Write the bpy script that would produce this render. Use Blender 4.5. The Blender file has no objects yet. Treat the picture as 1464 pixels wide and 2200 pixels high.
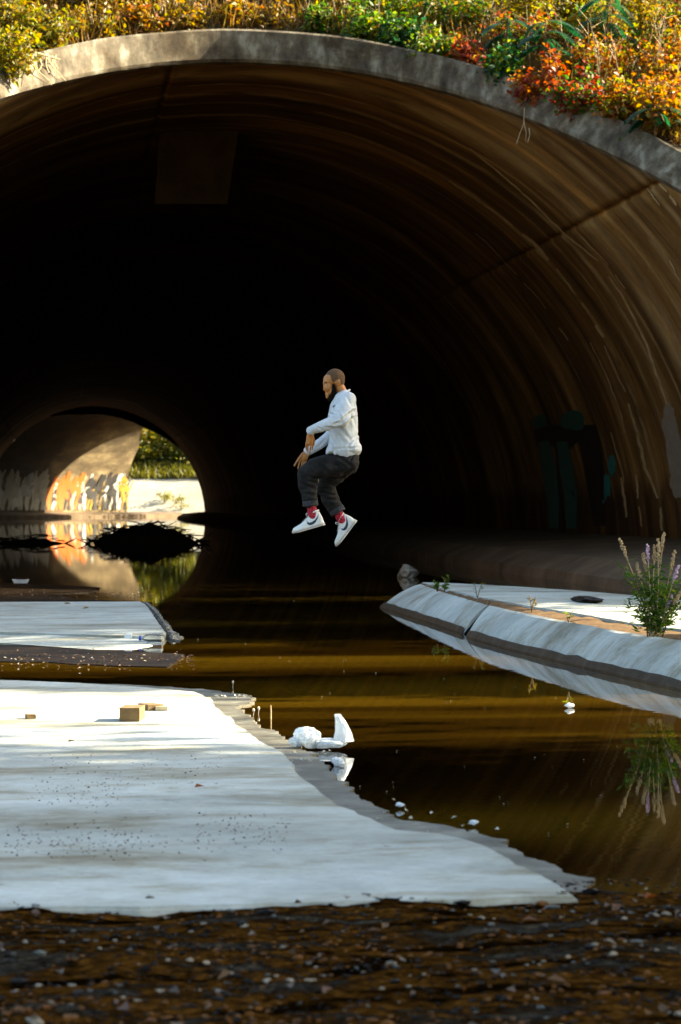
import bpy, bmesh, math, random
import numpy as np
from mathutils import Vector, Matrix, noise as mnoise

random.seed(7)
rng = np.random.default_rng(7)
sc = bpy.context.scene
C = sc.collection
R_ = math.radians

# ------------------------------------------------------------------ camera
F = 6100.0                 # focal length in photograph pixels (1464 x 2200)
UNIT = 1.5                 # the place is laid out in units of 1.5 m and brought to metres before the man is added
HC = 0.96                  # lens height above the water, in those units (1.44 m)
VPX, HOR = 110.0, 1080.0   # where the tunnel axis and the horizon fall in the photograph
YAW = math.atan((732 - VPX) / F)
PIT = math.atan((1100 - HOR) / F)
cam = bpy.data.cameras.new('camera')
cam_o = bpy.data.objects.new('camera', cam); C.objects.link(cam_o)
cam.sensor_fit = 'VERTICAL'; cam.sensor_height = 36.0; cam.sensor_width = 36.0
cam.lens = F / 2200 * 36.0
cam_o.location = (0, 0, HC * UNIT)
cam_o.rotation_euler = (math.pi / 2 - PIT, 0, -YAW)
cam.clip_start = 0.1; cam.clip_end = 3000
cam.dof.use_dof = True; cam.dof.focus_distance = 23.4; cam.dof.aperture_fstop = 5.5
sc.camera = cam_o

# ------------------------------------------------------------------ light
SUN_EL, SUN_AZ = 27.0, 4.0        # elevation; azimuth from +X towards +Y
world = bpy.data.worlds.new('World'); sc.world = world; world.use_nodes = True
wn = world.node_tree
sky = wn.nodes.new('ShaderNodeTexSky'); sky.sky_type = 'NISHITA'; sky.sun_disc = False; sky.dust_density = 3.0; sky.ozone_density = .6
sky.sun_elevation = R_(SUN_EL); sky.sun_rotation = R_(90 - SUN_AZ)
bg = wn.nodes['Background']; bg.inputs[1].default_value = 0.07
wn.links.new(sky.outputs[0], bg.inputs[0])
sun = bpy.data.lights.new('sun', 'SUN'); sun.energy = 4.6; sun.angle = R_(0.5); sun.color = (1.0, 0.87, 0.68)
sun_o = bpy.data.objects.new('sun', sun); C.objects.link(sun_o)
to_sun = Vector((math.cos(R_(SUN_EL)) * math.cos(R_(SUN_AZ)), math.cos(R_(SUN_EL)) * math.sin(R_(SUN_AZ)), math.sin(R_(SUN_EL))))
sun_o.rotation_euler = (-to_sun).to_track_quat('-Z', 'Y').to_euler()
sun_o.location = (30, 0, 30)
sc.view_settings.view_transform = 'Standard'; sc.view_settings.look = 'None'
sc.view_settings.exposure = 2.95; sc.view_settings.gamma = 1.0
sc.view_settings.use_curve_mapping = False
sc.view_settings.use_white_balance = True; sc.view_settings.white_balance_temperature = 6900; sc.view_settings.white_balance_tint = 2   # balanced for open shade
sc.render.engine = 'CYCLES'
sc.cycles.use_denoising = True
sc.cycles.max_bounces = 6; sc.cycles.diffuse_bounces = 3; sc.cycles.glossy_bounces = 3
sc.cycles.transparent_max_bounces = 6; sc.cycles.caustics_reflective = False; sc.cycles.caustics_refractive = False

# ------------------------------------------------------------------ pixel -> place
FW = Vector((math.sin(YAW) * math.cos(PIT), math.cos(YAW) * math.cos(PIT), -math.sin(PIT)))
RT = Vector((math.cos(YAW), -math.sin(YAW), 0))
UP = RT.cross(FW)
EYE = Vector((0, 0, HC))
def ray(px, py):
    return FW + RT * ((px - 732) / F) - UP * ((py - 1100) / F)
def ground(px, py, z=0.0):
    d = ray(px, py); t = (z - HC) / d.z
    return EYE + d * t
def at_depth(px, py, dep):
    return EYE + ray(px, py) * dep
R, CX = 6.83, 2.56         # tunnel radius and axis
def on_vault(px, py, r=R):
    d = ray(px, py)
    A = d.x ** 2 + d.z ** 2; B = 2 * ((0 - CX) * d.x + HC * d.z); Cc = CX ** 2 + HC ** 2 - r * r
    t = (-B + math.sqrt(B * B - 4 * A * Cc)) / (2 * A)
    return EYE + d * t

# ------------------------------------------------------------------ helpers
class MB:
    def __init__(s): s.v = []; s.f = []; s.uv = None
    def add(s, vs, fs):
        n = len(s.v); s.v += [tuple(v) for v in vs]; s.f += [tuple(i + n for i in f) for f in fs]; return n
    def box(s, c, d, rot=None, jit=0.0):
        vs = []
        for i in range(8):
            p = Vector(((i & 1) - .5, ((i >> 1) & 1) - .5, ((i >> 2) & 1) - .5))
            p = Vector((p.x * d[0], p.y * d[1], p.z * d[2]))
            if jit: p += Vector((random.uniform(-jit, jit), random.uniform(-jit, jit), random.uniform(-jit, jit)))
            if rot is not None: p = rot @ p
            vs.append(p + Vector(c))
        s.add(vs, [(0, 2, 3, 1), (4, 5, 7, 6), (0, 1, 5, 4), (2, 6, 7, 3), (0, 4, 6, 2), (1, 3, 7, 5)])
    def tube(s, pts, rads, n=8, cap=True):
        pts = [Vector(p) for p in pts]; rings = []
        for i, p in enumerate(pts):
            a = pts[max(i - 1, 0)]; b = pts[min(i + 1, len(pts) - 1)]
            d = (b - a).normalized()
            u = d.cross(Vector((0.13, 0.97, 0.21))); u = u.normalized() if u.length > 1e-4 else Vector((1, 0, 0))
            w = d.cross(u)
            r = rads[i] if hasattr(rads, '__len__') else rads
            rings.append([p + (u * math.cos(2 * math.pi * k / n) + w * math.sin(2 * math.pi * k / n)) * r for k in range(n)])
        n0 = len(s.v)
        for rg in rings: s.v += [tuple(q) for q in rg]
        for i in range(len(rings) - 1):
            for k in range(n):
                a = n0 + i * n + k; b = n0 + i * n + (k + 1) % n
                s.f.append((a, b, b + n, a + n))
        if cap:
            s.f.append(tuple(n0 + k for k in range(n))[::-1]); s.f.append(tuple(n0 + (len(rings) - 1) * n + k for k in range(n)))
    def ell(s, c, r, rot=None, nu=10, nv=7):
        vs = []; fs = []
        for j in range(1, nv):
            ph = math.pi * j / nv
            for i in range(nu):
                th = 2 * math.pi * i / nu
                p = Vector((r[0] * math.sin(ph) * math.cos(th), r[1] * math.sin(ph) * math.sin(th), r[2] * math.cos(ph)))
                if rot is not None: p = rot @ p
                vs.append(p + Vector(c))
        top = Vector((0, 0, r[2])); bot = -top
        if rot is not None: top = rot @ top; bot = rot @ bot
        vs += [top + Vector(c), bot + Vector(c)]
        T = len(vs) - 2; Bm = len(vs) - 1
        for j in range(nv - 2):
            for i in range(nu):
                a = j * nu + i; b = j * nu + (i + 1) % nu
                fs.append((a, a + nu, b + nu, b))
        for i in range(nu):
            fs.append((T, i, (i + 1) % nu)); fs.append((Bm, (nv - 2) * nu + (i + 1) % nu, (nv - 2) * nu + i))
        s.add(vs, fs)
    def prism(s, top, thick):
        """top: list of Vectors (counter-clockwise from above); sides dropped by thick"""
        n = len(top); n0 = len(s.v)
        s.v += [tuple(p) for p in top] + [(p[0], p[1], p[2] - thick) for p in top]
        s.f.append(tuple(n0 + i for i in range(n)))
        for i in range(n):
            j = (i + 1) % n
            s.f.append((n0 + j, n0 + i, n0 + n + i, n0 + n + j))
    def build(s, name, mat, parent=None, smooth=False, inv=None):
        me = bpy.data.meshes.new(name); me.from_pydata(s.v, [], s.f); me.update()
        if smooth: me.polygons.foreach_set('use_smooth', [True] * len(me.polygons))
        return link(name, me, mat, parent)
def link(name, me, mat, parent=None):
    o = bpy.data.objects.new(name, me); C.objects.link(o)
    if mat is not None and not me.materials: me.materials.append(mat)
    if parent is not None:
        o.parent = parent
        o.matrix_parent_inverse = parent_inv(parent)
    return o
def parent_inv(p):
    m = Matrix.Identity(4); q = p
    while q is not None:
        m = (q.matrix_parent_inverse @ q.matrix_basis) @ m; q = q.parent
    return m.inverted()
def tag(o, label, cat, group=None):
    o['label'] = label; o['category'] = cat
    if group: o['group'] = group
    return o
def struct(o): o['kind'] = 'structure'; return o
def stuff(o, label=None, cat=None):
    o['kind'] = 'stuff'
    if label: o['label'] = label
    if cat: o['category'] = cat
    return o
def thing(name, label, cat, loc, group=None, rz=0.0):
    o = bpy.data.objects.new(name, None); C.objects.link(o)
    o.location = loc; o.rotation_euler = (0, 0, rz); o.empty_display_size = 0.2
    return tag(o, label, cat, group)

# ------------------------------------------------------------------ materials
def newmat(name):
    m = bpy.data.materials.new(name); m.use_nodes = True
    nt = m.node_tree; b = nt.nodes['Principled BSDF']
    return m, nt, b
def N(nt, t, **kw):
    n = nt.nodes.new(t)
    for k, v in kw.items():
        if k.startswith('i_'): n.inputs[k[2:]].default_value = v
        else: setattr(n, k, v)
    return n
def ramp(nt, stops, fac=None, interp='LINEAR'):
    n = nt.nodes.new('ShaderNodeValToRGB'); cr = n.color_ramp; cr.interpolation = interp
    while len(cr.elements) < len(stops): cr.elements.new(0.5)
    for e, (p, c) in zip(cr.elements, stops): e.position = p; e.color = (*c, 1) if len(c) == 3 else c
    if fac is not None: nt.links.new(fac, n.inputs[0])
    return n
def mix(nt, a, b, fac, mode='MIX'):
    n = nt.nodes.new('ShaderNodeMix'); n.data_type = 'RGBA'; n.blend_type = mode
    for sock, val in ((n.inputs[0], fac), (n.inputs[6], a), (n.inputs[7], b)):
        if isinstance(val, (int, float)): sock.default_value = val
        elif isinstance(val, tuple): sock.default_value = (*val, 1)
        else: nt.links.new(val, sock)
    return n.outputs[2]
def coords(nt, scale=(1, 1, 1), kind='Object', rot=(0, 0, 0)):
    tc = nt.nodes.new('ShaderNodeTexCoord'); mp = nt.nodes.new('ShaderNodeMapping')
    mp.inputs['Scale'].default_value = scale; mp.inputs['Rotation'].default_value = rot
    nt.links.new(tc.outputs[kind], mp.inputs[0]); return mp.outputs[0]
def noise(nt, vec, scale, detail=6, rough=0.6, dist=0.0):
    n = nt.nodes.new('ShaderNodeTexNoise'); n.inputs['Scale'].default_value = scale
    n.inputs['Detail'].default_value = detail; n.inputs['Roughness'].default_value = rough
    n.inputs['Distortion'].default_value = dist
    nt.links.new(vec, n.inputs['Vector']); return n.outputs['Fac']
def bump(nt, b, h, strength=0.4, dist=0.02):
    n = nt.nodes.new('ShaderNodeBump'); n.inputs['Strength'].default_value = strength; n.inputs['Distance'].default_value = dist
    nt.links.new(h, n.inputs['Height']); nt.links.new(n.outputs[0], b.inputs['Normal'])

def concrete(name, dark, mid, light, sc1=1.2, rough=0.85, bstr=0.35, stretch=(1, 1, 1), specks=0.0, spec=0.3, stain=0.0):
    m, nt, b = newmat(name); L = nt.links
    v = coords(nt, stretch)
    n1 = noise(nt, v, sc1, 8, 0.62); n2 = noise(nt, v, sc1 * 9, 8, 0.7); n3 = noise(nt, v, sc1 * 45, 4, 0.7)
    r1 = ramp(nt, [(0.28, dark), (0.5, mid), (0.72, light)], n1).outputs[0]
    r2 = ramp(nt, [(0.3, (0.62, 0.6, 0.57)), (0.6, (1, 1, 1))], n2).outputs[0]
    c = mix(nt, r1, r2, 0.55, 'MULTIPLY')
    r3 = ramp(nt, [(0.32, (0.55, 0.52, 0.48)), (0.45, (1, 1, 1))], n3).outputs[0]
    c = mix(nt, c, r3, 0.35, 'MULTIPLY')
    if stain:
        v5 = coords(nt, (.45, 1, 1)); n6 = noise(nt, v5, 2.0, 9, .74, .4); n7 = noise(nt, v5, .7, 4, .5)
        k5 = ramp(nt, [(.34, (.40, .31, .20)), (.43, (.70, .63, .52)), (.50, (.93, .91, .87)), (.58, (1, 1, 1))], n6).outputs[0]
        k6 = ramp(nt, [(.35, (.72, .71, .67)), (.6, (1.06, 1.07, 1.07))], n7).outputs[0]
        c = mix(nt, mix(nt, c, k5, stain, 'MULTIPLY'), k6, stain, 'MULTIPLY')
    if specks:
        n4 = noise(nt, v, sc1 * 14, 5, 0.8); n5 = noise(nt, v, sc1 * 1.1, 3, 0.5)
        k = ramp(nt, [(0.60, (0, 0, 0)), (0.68, (1, 1, 1))], n4).outputs[0]
        k2 = ramp(nt, [(0.5, (0, 0, 0)), (0.62, (1, 1, 1))], n5).outputs[0]
        kk = mix(nt, k, k2, 1.0, 'MULTIPLY')
        sf = mix(nt, (0, 0, 0), kk, specks)
        c = mix(nt, c, (0.06, 0.045, 0.03), sf)
    L.new(c, b.inputs['Base Color']); b.inputs['Roughness'].default_value = rough
    b.inputs['Specular IOR Level'].default_value = spec
    h = mix(nt, n2, n3, 0.5)
    bump(nt, b, h, bstr, 0.01)
    return m
MAT = {}
MAT['slab'] = concrete('pale_concrete', (0.29, 0.305, 0.285), (0.43, 0.455, 0.44), (0.52, 0.545, 0.53), 1.6, 0.8, 0.6, specks=0.5, stain=.8)
MAT['slab_front'] = concrete('bleached_concrete', (0.30, 0.315, 0.295), (0.46, 0.48, 0.465), (0.55, 0.575, 0.56), 1.4, 0.75, 0.5, specks=0.95, stain=1.0)
MAT['collar'] = concrete('collar_concrete', (0.028, 0.021, 0.013), (0.13, 0.105, 0.075), (0.36, 0.34, 0.28), 4.2, 0.9, 1.0, (1.1, 1, .6), specks=.8, stain=1.0)
MAT['footing'] = concrete('stained_concrete', (0.05, 0.033, 0.018), (0.10, 0.067, 0.037), (0.16, 0.11, 0.065), 1.1, 0.9, 0.5)
MAT['panel'] = concrete('panel_concrete', (0.03, 0.02, 0.01), (0.065, 0.043, 0.022), (0.09, 0.065, 0.035), 2.5, 0.9, 0.3)
MAT['rubble'] = concrete('broken_concrete', (0.05, 0.042, 0.033), (0.17, 0.16, 0.14), (0.34, 0.335, 0.31), 9, 0.95, 0.8)
MAT['silt'] = concrete('wet_silt', (0.03, 0.024, 0.013), (0.10, 0.09, 0.065), (0.22, 0.215, 0.18), 5, 0.5, 0.6)
MAT['mud'] = concrete('wet_mud', (0.003, 0.0018, 0.0008), (0.008, 0.0045, 0.002), (0.022, 0.013, 0.006), 4, 0.5, 0.8, spec=0.06)
MAT['soil'] = concrete('brown_soil', (0.05, 0.026, 0.009), (0.11, 0.058, 0.02), (0.17, 0.10, 0.04), 14, 0.95, 1.0)
MAT['earth'] = concrete('slope_earth', (0.03, 0.02, 0.008), (0.06, 0.04, 0.015), (0.10, 0.07, 0.03), 3, 0.95, 1.0)
MAT['wetband'] = concrete('wet_concrete', (0.015, 0.011, 0.006), (0.035, 0.026, 0.016), (0.07, 0.056, 0.038), 6, 0.55, 0.5, spec=.12)
MAT['farbank'] = concrete('far_bank_concrete', (0.2, 0.185, 0.14), (0.28, 0.26, 0.21), (0.36, 0.34, 0.28), 0.25, 0.85, 0.2)
MAT['stone'] = concrete('river_stone', (0.10, 0.085, 0.065), (0.2, 0.18, 0.15), (0.3, 0.28, 0.24), 5, 0.8, 0.7)

def vault_mat():
    m, nt, b = newmat('sooty_vault_concrete'); L = nt.links
    tc = nt.nodes.new('ShaderNodeTexCoord')
    def uvn(su, sv, scale, det=6, rg=.6, dist=0.):
        mp = nt.nodes.new('ShaderNodeMapping'); mp.inputs['Scale'].default_value = (su, sv, 1)
        L.new(tc.outputs['UV'], mp.inputs[0]); return noise(nt, mp.outputs[0], scale, det, rg, dist)
    broad = uvn(0.13, 0.42, 1.0, 4, .6, .4)             # wide bands round the hoop
    streak = uvn(0.22, 1.5, 1.0, 7, .66, .6)         # long water streaks running down the hoop
    fine = uvn(0.55, 4.5, 1.0, 7, .72, .5)
    grain = uvn(3, 3, 4.0, 8, .75)
    base = ramp(nt, [(0.3, (0.07, 0.036, 0.010)), (0.5, (0.20, 0.113, 0.034)), (0.68, (0.50, 0.315, 0.12))], broad).outputs[0]
    s1 = ramp(nt, [(0.34, (0.3, 0.26, 0.22)), (0.5, (0.95, 0.92, 0.88)), (0.60, (1.15, 1.12, 1.08)), (0.70, (2.3, 2.25, 2.15))], streak).outputs[0]
    c = mix(nt, base, s1, 1.0, 'MULTIPLY')
    s2 = ramp(nt, [(0.35, (0.65, 0.62, 0.58)), (0.6, (1.05, 1.05, 1.05)), (0.72, (1.6, 1.55, 1.5))], fine).outputs[0]
    c = mix(nt, c, s2, 0.8, 'MULTIPLY')
    s3 = ramp(nt, [(0.3, (0.6, 0.58, 0.55)), (0.6, (1.1, 1.1, 1.1))], grain).outputs[0]
    c = mix(nt, c, s3, 0.6, 'MULTIPLY')
    # pale mineral bands where water has run round the hoop at leaking joints
    sv = nt.nodes.new('ShaderNodeSeparateXYZ'); L.new(tc.outputs['UV'], sv.inputs[0])
    wob = uvn(0.35, 0.05, 1.0, 4, .6); brk = uvn(0.9, 1.2, 1.0, 6, .7, .6)
    for (y0, w, amt) in ((38.75, .75, .75), (42.9, .20, .9), (40.7, .22, .7), (41.6, .10, .6), (46.4, .10, .5), (36.4, .30, .5), (34.6, .22, .5), (37.5, .12, .4), (44.4, .10, .35), (39.8, .1, .6)):
        a1 = N(nt, 'ShaderNodeMath', operation='MULTIPLY_ADD'); L.new(wob, a1.inputs[0]); a1.inputs[1].default_value = .9; L.new(sv.outputs['Y'], a1.inputs[2])
        a2 = N(nt, 'ShaderNodeMath', operation='SUBTRACT'); L.new(a1.outputs[0], a2.inputs[0]); a2.inputs[1].default_value = y0 + .45
        a3 = N(nt, 'ShaderNodeMath', operation='ABSOLUTE'); L.new(a2.outputs[0], a3.inputs[0])
        a4 = N(nt, 'ShaderNodeMapRange'); L.new(a3.outputs[0], a4.inputs[0]); a4.inputs[1].default_value = 0; a4.inputs[2].default_value = w; a4.inputs[3].default_value = amt; a4.inputs[4].default_value = 0
        a5 = ramp(nt, [(0.36, (.05, .05, .05)), (0.6, (1, 1, 1))], brk).outputs[0]
        a6 = N(nt, 'ShaderNodeMath', operation='MULTIPLY'); L.new(a4.outputs[0], a6.inputs[0]); L.new(a5, a6.inputs[1])
        c = mix(nt, c, (.60, .45, .23), a6.outputs[0])
    # damp dark foot of the wall: ragged flood line about a metre and a half above the water
    sep = nt.nodes.new('ShaderNodeSeparateXYZ'); L.new(tc.outputs['Object'], sep.inputs[0])
    ad = N(nt, 'ShaderNodeMath', operation='MULTIPLY_ADD'); L.new(streak, ad.inputs[0]); ad.inputs[1].default_value = -1.6; 
    L.new(sep.outputs['Z'], ad.inputs[2])
    wet = ramp(nt, [(0.25, (0.38, 0.34, 0.3)), (0.55, (1, 1, 1))], ad.outputs[0]).outputs[0]
    c = mix(nt, c, wet, 1.0, 'MULTIPLY')
    L.new(c, b.inputs['Base Color']); b.inputs['Roughness'].default_value = 0.9
    b.inputs['Specular IOR Level'].default_value = 0.2
    bump(nt, b, mix(nt, fine, grain, 0.5), 0.5, 0.012)
    return m
MAT['vault'] = vault_mat()

def water_mat():
    m, nt, b = newmat('muddy_water'); L = nt.links
    v = coords(nt, (0.5, 1.3, 1))
    n1 = noise(nt, v, 1.6, 3, .5); n2 = noise(nt, v, 9, 3, .5)
    vc = coords(nt, (0.16, 1, 1)); nb = noise(nt, vc, 0.55, 3.5, .5, .5)
    c = ramp(nt, [(0.36, (0.004, 0.002, 0.0003)), (0.52, (0.020, 0.0096, 0.0008)), (0.66, (0.085, 0.046, 0.003))], nb).outputs[0]
    L.new(c, b.inputs['Base Color']); b.inputs['Roughness'].default_value = 0.008; b.inputs['IOR'].default_value = 1.33
    h = mix(nt, n1, n2, 0.25)
    bump(nt, b, h, 0.05, 0.012)
    return m
MAT['water'] = water_mat()

def shoremat():
    m, nt, b = newmat('wet_silt_shore'); L = nt.links
    v = coords(nt, (.35, 1, 1)); n1 = noise(nt, v, 5.5, 7, .68, .4); v2 = coords(nt, (.6, 1, 1)); n2 = noise(nt, v2, 60, 5, .7); n3 = noise(nt, v2, 190, 3, .6)
    base = ramp(nt, [(.30, (.001, .0006, .0003)), (.43, (.005, .0024, .0008)), (.49, (.060, .026, .005)), (.54, (.012, .006, .002)), (.60, (.024, .022, .018)), (.72, (.06, .048, .032))], n1).outputs[0]
    gr = ramp(nt, [(.34, (.12, .1, .08)), (.5, (.8, .8, .8)), (.6, (1.5, 1.4, 1.3)), (.74, (3.5, 3.2, 2.9))], n2).outputs[0]
    c = mix(nt, base, gr, 1., 'MULTIPLY')
    c = mix(nt, c, ramp(nt, [(.35, (.5, .5, .5)), (.65, (1.5, 1.5, 1.5))], n3).outputs[0], .8, 'MULTIPLY')
    L.new(c, b.inputs['Base Color']); b.inputs['Specular IOR Level'].default_value = 0.0
    L.new(ramp(nt, [(.4, (.2, .2, .2)), (.6, (.45, .45, .45))], n1).outputs[0], b.inputs['Roughness'])
    bump(nt, b, mix(nt, n2, n3, .4), .5, .012); return m
MAT['shore'] = shoremat()
def plain(name, col, rough=0.7, var=0.25, scale=30, spec=0.4, bstr=0.2, metallic=0.0):
    m, nt, b = newmat(name)
    v = coords(nt); n = noise(nt, v, scale, 5, .65)
    lo = tuple(x * (1 - var) for x in col); hi = tuple(min(1, x * (1 + var)) for x in col)
    nt.links.new(ramp(nt, [(0.3, lo), (0.7, hi)], n).outputs[0], b.inputs['Base Color'])
    b.inputs['Roughness'].default_value = rough; b.inputs['Specular IOR Level'].default_value = spec
    b.inputs['Metallic'].default_value = metallic
    if bstr: bump(nt, b, n, bstr, 0.003)
    return m
def leafmat(name, cols, trans=0.45, rough=0.5):
    """colour differs leaf by leaf; thin leaf lets light through"""
    m, nt, b = newmat(name); L = nt.links
    g = nt.nodes.new('ShaderNodeNewGeometry')
    st = [(i / max(1, len(cols) - 1), c) for i, c in enumerate(cols)]
    c = ramp(nt, st, g.outputs['Random Per Island']).outputs[0]
    L.new(c, b.inputs['Base Color']); b.inputs['Roughness'].default_value = rough
    b.inputs['Specular IOR Level'].default_value = 0.35
    tr = nt.nodes.new('ShaderNodeBsdfTranslucent')
    hs = N(nt, 'ShaderNodeHueSaturation'); hs.inputs['Saturation'].default_value = 1.15; hs.inputs['Value'].default_value = 1.7
    L.new(c, hs.inputs['Color']); L.new(hs.outputs[0], tr.inputs[0])
    ms = nt.nodes.new('ShaderNodeMixShader'); ms.inputs[0].default_value = trans
    L.new(b.outputs[0], ms.inputs[1]); L.new(tr.outputs[0], ms.inputs[2])
    L.new(ms.outputs[0], nt.nodes['Material Output'].inputs[0])
    return m
LEAF = {
 'green': leafmat('green_leaves', [(0.017, 0.050, 0.007), (0.042, 0.101, 0.012), (0.076, 0.134, 0.017), (0.134, 0.160, 0.017)]),
 'deepgreen': leafmat('deep_green_leaves', [(0.008, 0.042, 0.015), (0.014, 0.059, 0.021), (0.025, 0.077, 0.028)]),
 'yellowgreen': leafmat('yellow_green_leaves', [(0.065, 0.091, 0.008), (0.130, 0.130, 0.009), (0.195, 0.157, 0.012), (0.157, 0.098, 0.008)]),
 'gold': leafmat('gold_leaves', [(.15, .085, .005), (.23, .155, .010), (.18, .075, .005), (.13, .115, .010), (.08, .05, .006)]),
 'orange': leafmat('orange_leaves', [(0.234, 0.065, 0.008), (0.260, 0.110, 0.012), (0.195, 0.033, 0.008), (0.222, 0.124, 0.012)]),
 'red': leafmat('red_leaves', [(0.195, 0.020, 0.012), (0.234, 0.053, 0.020), (0.143, 0.012, 0.008), (0.248, 0.091, 0.033)]),
 'dry': leafmat('dry_grass', [(0.130, 0.065, 0.012), (0.183, 0.104, 0.026), (0.091, 0.045, 0.009), (0.157, 0.124, 0.033)], .3),
 'tree': leafmat('bank_tree_leaves', [(.04, .08, .012), (.07, .11, .015), (.11, .13, .02)]),
 'olive': leafmat('olive_leaves', [(.06, .085, .008), (.10, .115, .012), (.15, .13, .016), (.16, .11, .025)]),
 'farwild': leafmat('far_grass', [(.12, .10, .004), (0.067, 0.067, 0.005), (0.109, 0.092, 0.006), (0.084, 0.084, 0.008), (0.050, 0.063, 0.006)], .35),
 'shoreleaf': leafmat('sodden_leaves', [(.10, .035, .008), (.05, .02, .006), (.14, .07, .02), (.03, .015, .006), (.2, .16, .11)], .1),
 'litter': leafmat('leaf_litter', [(.30, .12, .03), (.18, .07, .02), (.35, .22, .10), (.10, .05, .02), (.4, .34, .26)], .2),
}
MAT['stem'] = plain('plant_stem', (.10, .06, .03), .85)
MAT['drystem'] = plain('dry_stem', (.42, .30, .16), .85)
MAT['bark'] = plain('bark', (.06, .045, .03), .95, .4, 12)
MAT['driftwood'] = plain('driftwood', (.035, .025, .016), .95, .4, 12)

# ================================================================== THE SETTING
TH = np.linspace(0, math.pi, 97)
def ym(z, left):            # mitred mouth of the vault: the foot stands nearer than the crown
    return 37.7 - (2.35 if left else 2.05) * (R - z)

# ground, water
mb = MB(); mb.add([(-600, -300, -.5), (600, -300, -.5), (600, 900, -.5), (-600, 900, -.5)], [(0, 1, 2, 3)])
struct(mb.build('ground', MAT['mud']))
mb = MB(); mb.add([(-14, -6, 0), (40, -6, 0), (40, 225, 0), (-14, 225, 0)], [(0, 1, 2, 3)])
struct(mb.build('water', MAT['water']))

# embankment over the tunnel
RO = R + 0.43
def plane_z(y): return 7.15 - (37.9 - y) / 2.05
mb = MB()
xs = np.concatenate([np.linspace(-60, CX - RO - .02, 22), CX + RO * np.sin(np.linspace(-math.pi / 2 + .03, math.pi / 2 - .03, 60)), np.linspace(CX + RO + .02, 70, 22)])
NT = 36
for x in xs:
    inside = abs(x - CX) < RO
    if inside:
        zo = math.sqrt(RO ** 2 - (x - CX) ** 2)
        zi = R * zo / RO
        y0 = ym(zi, x < CX) + 0.30
        z0 = zo - 0.10
    else:
        y0 = 23.6; z0 = 0.3
    for t in range(NT):
        u = t / (NT - 1); y = y0 + (185 - y0) * (u ** 2.6)
        p = plane_z(y)
        z = max(z0, p) if inside else max(.3, p)
        if inside: z = max(z, zo - .10)
        z = min(z, 14) + 0.12 * mnoise.noise(Vector((x * .6, y * .6, 3))) * min(1, (y - y0))
        mb.v.append((x, y, z))
for i in range(len(xs) - 1):
    for t in range(NT - 1):
        a = i * NT + t; mb.f.append((a, a + NT, a + NT + 1, a + 1))
struct(mb.build('embankment', MAT['earth'], smooth=True))

# river banks beside the camera (beyond the frame on both sides)
def bankstrip(name, x0, x1, y0, y1, h, sgn):
    mb = MB(); nx, ny = 26, 30
    for i in range(nx):
        for j in range(ny):
            u = i / (nx - 1); x = x0 + (x1 - x0) * u ** 1.7; y = y0 + (y1 - y0) * j / (ny - 1)
            d = abs(x - x0); z = -.3 + (h + .3) * (1 - math.exp(-d / 2.2)) + .15 * mnoise.noise(Vector((x * .4, y * .4, 1)))
            mb.v.append((x, y, z))
    for i in range(nx - 1):
        for j in range(ny - 1):
            a = i * ny + j; q = (a, a + ny, a + ny + 1, a + 1); mb.f.append(q if sgn > 0 else q[::-1])
    struct(mb.build(name, MAT['earth'] if sgn > 0 else MAT['farbank'], smooth=True))
bankstrip('right_bank', 6.8, 70, -25, 23.8, 1.5, 1)
bankstrip('left_bank', -7.5, -70, -25, 23.8, 1.3, -1)  # unseen; made pale concrete to bounce sun onto the right vault wall

# ---------------------------------------------------------------- tunnel
tun = thing('tunnel', 'dark round-arched concrete tunnel with weathered grey collar over the stream', 'tunnel', (CX, 37.7, 0))
JOINTS = [math.radians(45.3), math.radians(98), math.radians(134.7)]
prof = []
for t in np.linspace(0, math.pi, 121): prof.append((t, R))
for j in JOINTS:
    w = 0.022 / R
    prof = [p for p in prof if abs(p[0] - j) > 2.2 * w]
    prof += [(j - 2 * w, R), (j - w, R + .03), (j + w, R + .03), (j + 2 * w, R)]
prof.sort()
PHI = R_(30)
D2 = Vector((math.sin(PHI), math.cos(PHI), 0)); L2 = Vector((-math.cos(PHI), math.sin(PHI), 0))
JY = 176.0
def uvmesh(name, verts, faces, uvs, mat, parent, smooth=True):
    me = bpy.data.meshes.new(name); me.from_pydata(verts, [], faces); me.update()
    ul = me.uv_layers.new(name='UVMap')
    li = np.zeros(len(me.loops), dtype=np.int32); me.loops.foreach_get('vertex_index', li)
    ul.data.foreach_set('uv', np.array(uvs, dtype=np.float32)[li].ravel())
    if smooth: me.polygons.foreach_set('use_smooth', [True] * len(me.polygons))
    return link(name, me, mat, parent)
V = []; UVs = []; Fc = []
NR = 60
for (t, r) in prof:
    x = r * math.cos(t); z = r * math.sin(t)
    y0 = ym(R * math.sin(t), x < 0) + 0.02; y1 = JY - x * math.tan(PHI / 2)
    for k in range(NR):
        y = y0 + (y1 - y0) * (k / (NR - 1)) ** 1.8
        V.append((CX + x, y, z - (0.0 if z > 0.01 else 0.4))); UVs.append((t * R, y))
for i in range(len(prof) - 1):
    for k in range(NR - 1):
        a = i * NR + k; Fc.append((a, a + 1, a + NR + 1, a + NR))
vault = uvmesh('vault', V, Fc, UVs, MAT['vault'], tun)
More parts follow.
